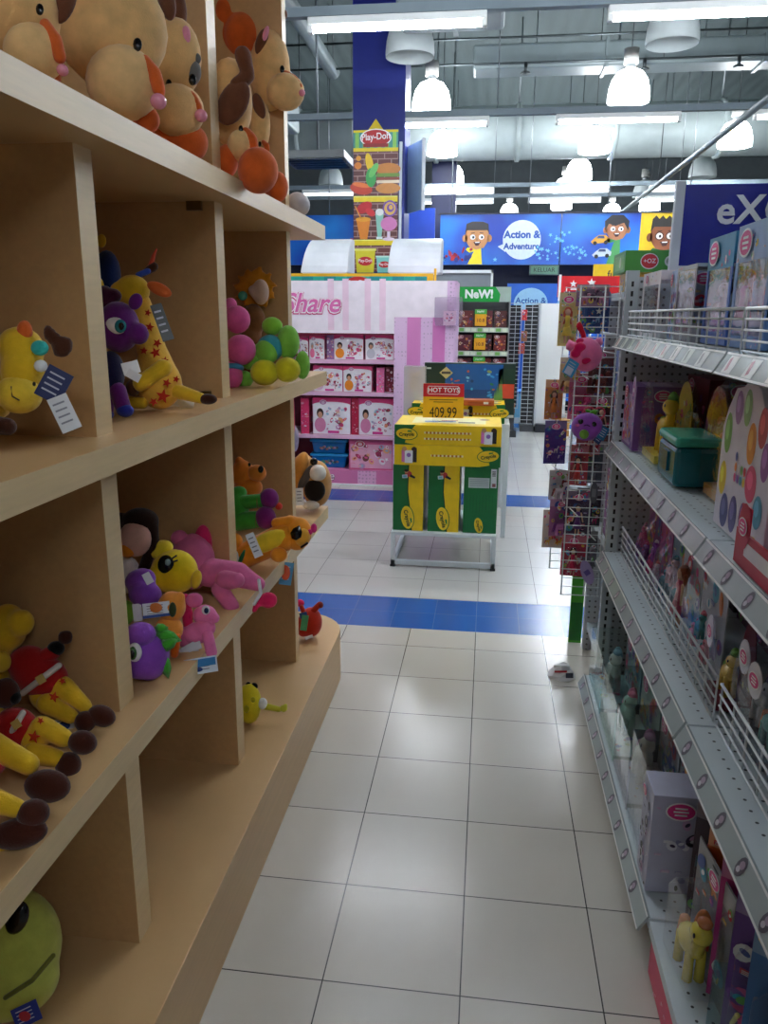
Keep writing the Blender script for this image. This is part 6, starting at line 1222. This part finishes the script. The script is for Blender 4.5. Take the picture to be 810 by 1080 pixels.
# ================= end cap with new offers
ne=T('new_offer_end_cap','end cap of action toys under a green sign reading NeW!','shelving',(-.065,8.75,0)); O=ne.location
MB(O).box2((-.345,9.0,0),(.215,9.03,1.72),mat('paint',(60,60,64))).build('back_panel',ne)
for x in(-.345,.205): MB(O).box2((x,8.52,0),(x+.012,9.0,1.6),mat('paint',(150,150,150))).build('side_panel',ne)
for z in(1.29,1.045,.80,.5,.15):
    b=MB(O).box2((-.335,8.52,z-.04),(.205,9.0,z-.01),mat('paint',(200,206,200))); b.box2((-.335,8.50,z-.05),(.205,8.52,z),mat('gloss',(206,216,196)))
    for k in range(8): b.rc(front(-.065,8.4995,z-.025),-.22+.064*k,0,.05,.034,card(*((226,236,210) if k%3 else (120,190,90))),1)
    b.build('shelf',ne)
b=MB(O).box2((-.345,8.48,1.55),(.215,8.50,1.70),mat('gloss',(40,170,70))); M=front(-.065,8.48,1.625); b.pg(M,[(.16,-.075),(.28,-.075),(.28,.075),(.12,.075),(.17,.0)],mat('gloss',(176,196,180)),1); b.tx(M,-.05,0,'NeW!',.115,card(240,250,240),2,.045); b.build('sign',ne)
for i,z in enumerate((1.291,1.046,.801)):
    for j,x in enumerate((-.25,-.03,.12)):
        c=[(110,30,26),(96,24,40),(80,26,24)][(i+j)%3]
        t=carton('dark red action toy pack, %s in the %s row of the end cap'%(('left','middle','right')[j],('top','second','third')[i]),.13 if j else .16,.2,.17,c,(x,8.66,z),0,300+i*3+j,'action toy packs',[(190,60,40),(220,140,50),(60,60,110),(120,40,40),(230,200,150)],'action_toy_pack',12,None,None,(150,40,40))
        if i==2 and j!=1:
            b=MB(); M=front(0,-.105,.08); b.lathe([(.06,0),(.055,.006)],card(186,40,50),frame((0,-.1005,.08),(1,0,0),(0,0,1),(0,-1,0)),20,False); Mx=front(0,-.107,.08)
            for k,(r_,c_) in enumerate(((.05,(236,236,240)),(.036,(40,60,120)),(.014,(236,236,240)))): b.dc(Mx,0,0,r_,r_,card(*c_),k+1)
            b.build('round_shield',t)
    pc=T('price_card','green and yellow price card on the %s row of the action toy end cap'%('top','second','third')[i],'price card',(-.09,8.485,z+.015),0,'price cards'); b=MB(); b.box2((-.06,-.002,0),(.06,.0,.13),card(246,176,20)); b.rc(front(0,-.002,0),0,.145,.124,.05,card(80,180,70),1); b.box2((-.062,-.002,.12),(.062,0,.17),card(80,180,70)); b.tx(front(0,-.002,0),0,.145,'NeW!',.03,card(240,250,240),2,.02); b.tx(front(0,-.002,0),0,.055,'10.8',.05,card(150,40,20),2,.01); b.build('card',pc)
# ================= far wire racks and pegboard
def rack(label,x0,x1,y,z0,z1,n):
    t=T('wire_rack',label,'rack',((x0+x1)/2,y,0)); O=t.location; wm=mat('paint',(190,196,200))
    MB(O).box2((x0+.01,y+.1,z0),(x1-.01,y+.3,z1-.02),mat('flat',(40,40,44))).build('rack_core',t)
    for k in range(n): MB(O).box((( x0+x1)/2,y,z0+(z1-z0)*k/(n-1)),(x1-x0,.006,.006),wm).build('cross_wire',t)
    for x in (x0,(x0+x1)/2,x1): MB(O).box((x,y-.004,(z0+z1)/2),(.006,.006,z1-z0),wm).build('upright_wire',t)
    MB(O).box2((x0,y,0),(x1,y+.3,.08),mat('paint',(60,62,66))).box2((x0+.03,y+.05,.0),(x1-.03,y+.2,z0),mat('paint',(70,72,76))).build('foot',t)
    return t
rack('left slim wire rack beside the blue panel in the distance',.235,.37,9.4,.35,1.55,26)
rack('right slim wire rack beside the pegboard in the distance',.43,.60,9.9,.10,1.56,30)
for i,(x,z,c,lab) in enumerate([(.40,1.36,(206,40,50),'red'),(.41,1.12,(150,90,60),'brown'),(.39,.98,(200,80,60),'orange red'),(.31,.28,(170,110,60),'tan')]):
    carton('small %s toy pack hanging between the far wire racks'%lab,.07,.05,.12,c,(x,9.5,z),0,330+i,'hanging packs between the far racks',name='toy_carton',n=5)
pgb=T('pegboard_gondola','white pegboard gondola end with a dark foot in the distance','shelving',(.8,10.3,0)); O=pgb.location
MB(O).box2((.62,9.98,.1),(.98,10.02,1.56),mat('peg',(232,234,232))).build('pegboard',pgb); MB(O).box2((.60,9.96,.06),(.625,11.2,1.56),mat('paint',(206,210,210))).build('side_post',pgb); MB(O).box2((.62,9.86,0),(.98,10.4,.1),mat('paint',(30,34,44))).build('foot',pgb)
tk=T('tan_toy_box','tan box standing on the floor by the pegboard gondola','box',(.93,9.7,0)); MB().box2((-.08,-.1,0),(.08,.1,.2),card(190,140,70)).build('carton',tk,bevel=.004); q=MB(); blobs(q,front(0,-.1002,0),.15,.19,6,5,[(120,70,30),(230,190,90)]); q.build('print',tk)
# ================= far blue sign band
sg=T('action_sign','long blue sign band reading Action & Adventure with cartoon children','sign',(1.0,12.0,2.1)); O=sg.location
sb=mat('signblue')
MB(O).box2((-.755,12.0,2.13),(.96,12.06,2.83),sb).build('sign_panel',sg); MB(O).box2((.975,12.0,2.13),(2.06,12.06,2.83),sb).build('sign_panel',sg)
MB(O).box2((2.06,12.0,2.13),(3.0,12.06,2.83),card(236,196,20)).build('sign_panel',sg)
MB(O).box2((-3.2,12.0,2.13),(-.95,12.06,2.83),sb).build('sign_panel',sg)
MB(O).box2((-.77,11.99,2.82),(3.0,12.07,2.845),mat('paint',(20,26,50))).build('top_edge',sg)
F_=front(0,11.9995,0)
def boy(u,v,s,skin,hair,shirt,glasses,k=2,top='flat'):
    b=MB(O); sk=card(*skin); hr=card(*hair)
    b.pg(F_,[(u-s*.5,2.135),(u+s*.32,2.135),(u+s*.24,v-s*.55),(u-s*.1,v-s*.62)],card(*shirt),k)
    b.pg(F_,[(u-s*.62,v-s*.62),(u-s*.4,v-s*.78),(u-s*.1,v-s*.7),(u-s*.08,v-s*.56),(u-s*.5,v-s*.5)],card(*shirt),k+1)
    b.pg(F_,[(u-.62*s,v+.5*s),(u+.62*s,v+.5*s),(u+.66*s,v-.1*s),(u+.38*s,v-.52*s),(u,v-.62*s),(u-.38*s,v-.52*s),(u-.66*s,v-.1*s)],sk,k+2)
    for q in(-1,1): b.dc(F_,u+q*.68*s,v-.02*s,.14*s,.2*s,sk,k+2,n=12)
    if top=='flat': b.pg(F_,[(u-.66*s,v+.22*s),(u-.56*s,v+.4*s),(u+.56*s,v+.4*s),(u+.66*s,v+.22*s),(u+.6*s,v+.74*s),(u+.3*s,v+.86*s),(u-.3*s,v+.86*s),(u-.6*s,v+.74*s)],hr,k+3)
    elif top=='spike':
        pts=[(u-.66*s,v+.22*s),(u-.5*s,v+.45*s),(u+.5*s,v+.45*s),(u+.66*s,v+.22*s),(u+.66*s,v+.8*s)]
        for i in range(9): pts.append((u+.6*s-i*.15*s,v+(.95 if i%2 else .8)*s))
        b.pg(F_,pts,hr,k+3)
    else: b.pg(F_,[(u-.7*s,v-.05*s),(u-.5*s,v+.35*s),(u-.1*s,v+.22*s),(u+.4*s,v+.4*s),(u+.68*s,v-.05*s),(u+.72*s,v+.5*s),(u+.35*s,v+.85*s),(u-.35*s,v+.85*s),(u-.75*s,v+.5*s)],hr,k+3)
    for q in(-1,1):
        b.dc(F_,u+q*.24*s,v+.04*s,.15*s,.14*s,card(246,246,246),k+4,n=12); b.dc(F_,u+q*.24*s+.03*s,v+.03*s,.06*s,.07*s,blackm,k+5,n=10); b.rc(F_,u+q*.24*s,v+.26*s,.22*s,.035*s,hr,k+4,q*-.1)
        if glasses:
            for j in range(10):
                a=2*math.pi*j/10; b.rc(F_,u+q*.24*s+.18*s*math.cos(a),v+.04*s+.17*s*math.sin(a),.03*s,.12*s,blackm,k+6,a)
    b.pg(F_,[(u-.2*s,v-.22*s),(u+.22*s,v-.2*s),(u+.1*s,v-.4*s),(u-.06*s,v-.42*s)],card(60,20,20),k+4); b.rc(F_,u+.02*s,v-.235*s,.24*s,.05*s,card(240,240,240),k+5,.03); b.pg(F_,[(u-.02*s,v+.02*s),(u+.06*s,v-.14*s),(u-.06*s,v-.15*s)],card(*[int(x*.8) for x in skin]),k+4)
    o=b.build('cartoon_boy',sg); return o
boy(-.22,2.50,.26,(204,140,84),(36,28,30),(240,214,30),False); boy(1.74,2.60,.23,(176,112,72),(24,20,26),(70,150,80),False,2,'fringe'); boy(2.40,2.50,.30,(136,74,40),(26,18,16),(50,120,60),True,2,'spike')
b=MB(O); b.dc(F_,.42,2.47,.27,.27,card(220,234,240),2,0,32); b.pg(F_,[(.17,2.42),(.2,2.3),(.08,2.38)],card(220,234,240),2); b.tx(F_,.42,2.54,'Action &',.14,card(20,80,170),3,.04); b.tx(F_,.42,2.38,'Adventure',.118,card(20,80,170),3,.038); b.build('speech_bubble',sg)
for x in (-2.4,-.6,.5,1.6,2.7): MB(O).cyl((x,12.05,2.845),(x,12.05,5.598),.008,pipe_m,6).build('hanger',sg)
b=MB(O); rr=random.Random(11)
for k in range(46): 
    u=rr.uniform(.62,1.35); v=2.2+ .32*math.exp(-((u-.98)/.25)**2)*rr.random()+rr.uniform(-.02,.12); b.st(F_,u,v,rr.uniform(.012,.035),card(110,200,240),2+k%4,rr.random())
for k in range(30): b.st(F_,rr.uniform(-2.6,-1.4),rr.uniform(2.17,2.45),rr.uniform(.015,.04),card(70,150,220),2+k%4,rr.random())
for u in(-.7,.05): b.st(F_,u,2.2,.035,card(110,200,240),3)
b.build('star_print',sg)
b=MB(O)  # toy cars
for u,v,c in((1.52,2.46,(226,160,40)),(1.55,2.28,(206,216,226))):
    b.pg(F_,[(u-.13,v-.02),(u-.08,v+.03),(u-.02,v+.07),(u+.07,v+.07),(u+.14,v+.02),(u+.13,v-.03),(u-.1,v-.05)],card(*c),3); b.dc(F_,u-.07,v-.04,.028,.028,blackm,4,n=10); b.dc(F_,u+.08,v-.03,.028,.028,blackm,4,n=10); b.pg(F_,[(u-.03,v+.06),(u+.05,v+.06),(u+.06,v+.025),(u-.05,v+.025)],card(50,70,110),4)
b.build('car_print',sg)
b=MB(O)  # scattered red and blue toy shapes in the sign corner
for k in range(16): b.dc(F_,rr.uniform(-.7,-.3),2.18+rr.uniform(0,.24)*(1-abs(k-8)/12),rr.uniform(.02,.055),rr.uniform(.015,.035),card(*rr.choice([(190,30,40),(30,50,140),(170,26,50)])),2+k%4,rr.uniform(0,3),9)
for k in range(12): b.dc(F_,rr.uniform(-2.1,-1.75),rr.uniform(2.35,2.52),rr.uniform(.03,.06),rr.uniform(.015,.03),card(*rr.choice([(190,30,60),(40,50,140),(200,60,120)])),2+k%4,rr.uniform(0,3),9)
b.build('toy_print',sg)
bb=T('blue_block_panel','plain blue panel left of the action sign','panel',(-.98,12.2,2.0)); MB(bb.location).box2((-1.25,11.9,0),(-.83,11.98,2.9),mat('paint',(20,70,190))).build('panel_face',bb)
# recess and lower wall below the sign; recess darkness is in the colour
rw=T('dark_recess_wall','dark wall sheet standing in for the shaded recess under the blue sign band','partition',(.8,12.5,0)); MB(rw.location).box2((-3.2,12.3,0),(3.6,12.4,2.2),mat('flat',(16,20,44))).build('partition_face',rw)
wf=T('white_fixture','white framed empty display fixture beyond the pink end panel','shelving',(-.3,11.0,0)); wm=mat('paint',(226,230,230)); O2=wf.location
for a_,c_ in (((-.8,10.98,1.78),(.02,11.0,1.98)),): MB(O2).box2(a_,c_,mat('paint',(120,126,132))).build('panel',wf)
MB(O2).box2((-.8,10.95,1.96),(.03,11.05,2.0),wm).build('top_rail',wf); MB(O2).box2((.0,10.95,0),(.03,11.05,2.0),wm).build('side_post',wf); MB(O2).box2((-.8,10.95,0),(-.77,11.05,2.0),wm).build('side_post',wf)
lb=T('blue_wall_panel','lower blue panel with a round bubble reading Action & Adventure','sign',(.9,11.8,0)); O3=lb.location
MB(O3).box2((.24,11.78,.2),(1.75,11.82,1.86),mat('paint',(20,96,200))).build('panel_face',lb); F3=front(0,11.7795,0)
b=MB(O3); b.dc(F3,.58,1.58,.24,.22,card(150,200,230),1,0,28); b.tx(F3,.58,1.62,'Action &',.12,card(20,80,160),2,.02); b.tx(F3,.58,1.46,'Adventure',.105,card(20,80,160),2,.02); b.build('bubble_print',lb)
b=MB(O3); b.dc(F3,1.16,1.52,.22,.22,card(140,190,226),1,0,28); b.rc(F3,1.16,1.56,.26,.05,card(40,100,180),2); b.build('second_bubble_print',lb)
lc=T('cyan_counter','pale blue counter block at the end of the aisle','counter',(.35,11.6,0)); MB(lc.location).box2((.1,11.3,0),(.62,11.7,.34),mat('paint',(110,180,220))).build('counter_body',lc,bevel=.01); MB(lc.location).box2((.08,11.28,.34),(.64,11.72,.37),mat('paint',(40,110,190))).build('counter_top',lc)
kx=T('exit_sign','small green sign reading KELUAR under the blue sign band','sign',(.76,12.02,2.055)); MB().cyl((0,.0,.07),(0,.0,.0745),.006,pipe_m,6).build('hanger',kx); MB().box2((-.21,-.02,-.07),(.21,.02,.07),mat('paint',(70,96,92))).build('casing',kx,bevel=.004); b=MB(); b.rc(front(0,-.0205,0),0,0,.38,.11,card(80,130,104),1); b.tx(front(0,-.0205,0),0,0,'KELUAR',.085,card(20,36,34),2,.01); b.build('lettering',kx)
rs=T('red_sign','tilted red sign with a white star emblem above the wire grids','sign',(.81,6.6,1.53),.05); MB().box2((-.28,-.01,.03),(.32,.01,.19),card(206,24,34)).build('board',rs); b=MB(); M=front(0,-.0105,0)
b.rc(M,-.265,.1,.02,.2,card(240,240,240),1); b.rc(M,-.03,.09,.3,.012,card(240,240,240),2); b.rc(M,-.03,.03,.3,.012,card(240,240,240),2); b.st(M,-.16,.13,.03,card(240,240,240),3); b.st(M,-.02,.14,.035,card(240,240,240),3); b.dc(M,-.22,.06,.012,.012,card(240,240,240),3); b.rc(M,-.03,.06,.2,.03,card(226,150,150),2); b.build('emblem',rs); MB().cyl((.0,.02,-1.53),(0,.02,.0),.012,pipe_m,8).cyl((0,.02,-1.53),(0,.02,-1.51),.12,pipe_m,14).build('sign_post',rs)
ys=T('yellow_sign','small yellow sign panel above the red sign at the wire grids','sign',(1.12,7.6,1.68)); MB().box2((-.2,-.01,.0),(.3,.01,.19),card(246,206,20)).build('board',ys); b=MB(); b.tx(front(0,-.0105,0),-.04,.1,'fu',.09,card(40,40,60),2,.005); b.build('lettering',ys); MB().cyl((.1,.02,-1.68),(.1,.02,.0),.012,pipe_m,8).cyl((.1,.02,-1.68),(.1,.02,-1.66),.12,pipe_m,14).build('sign_post',ys)
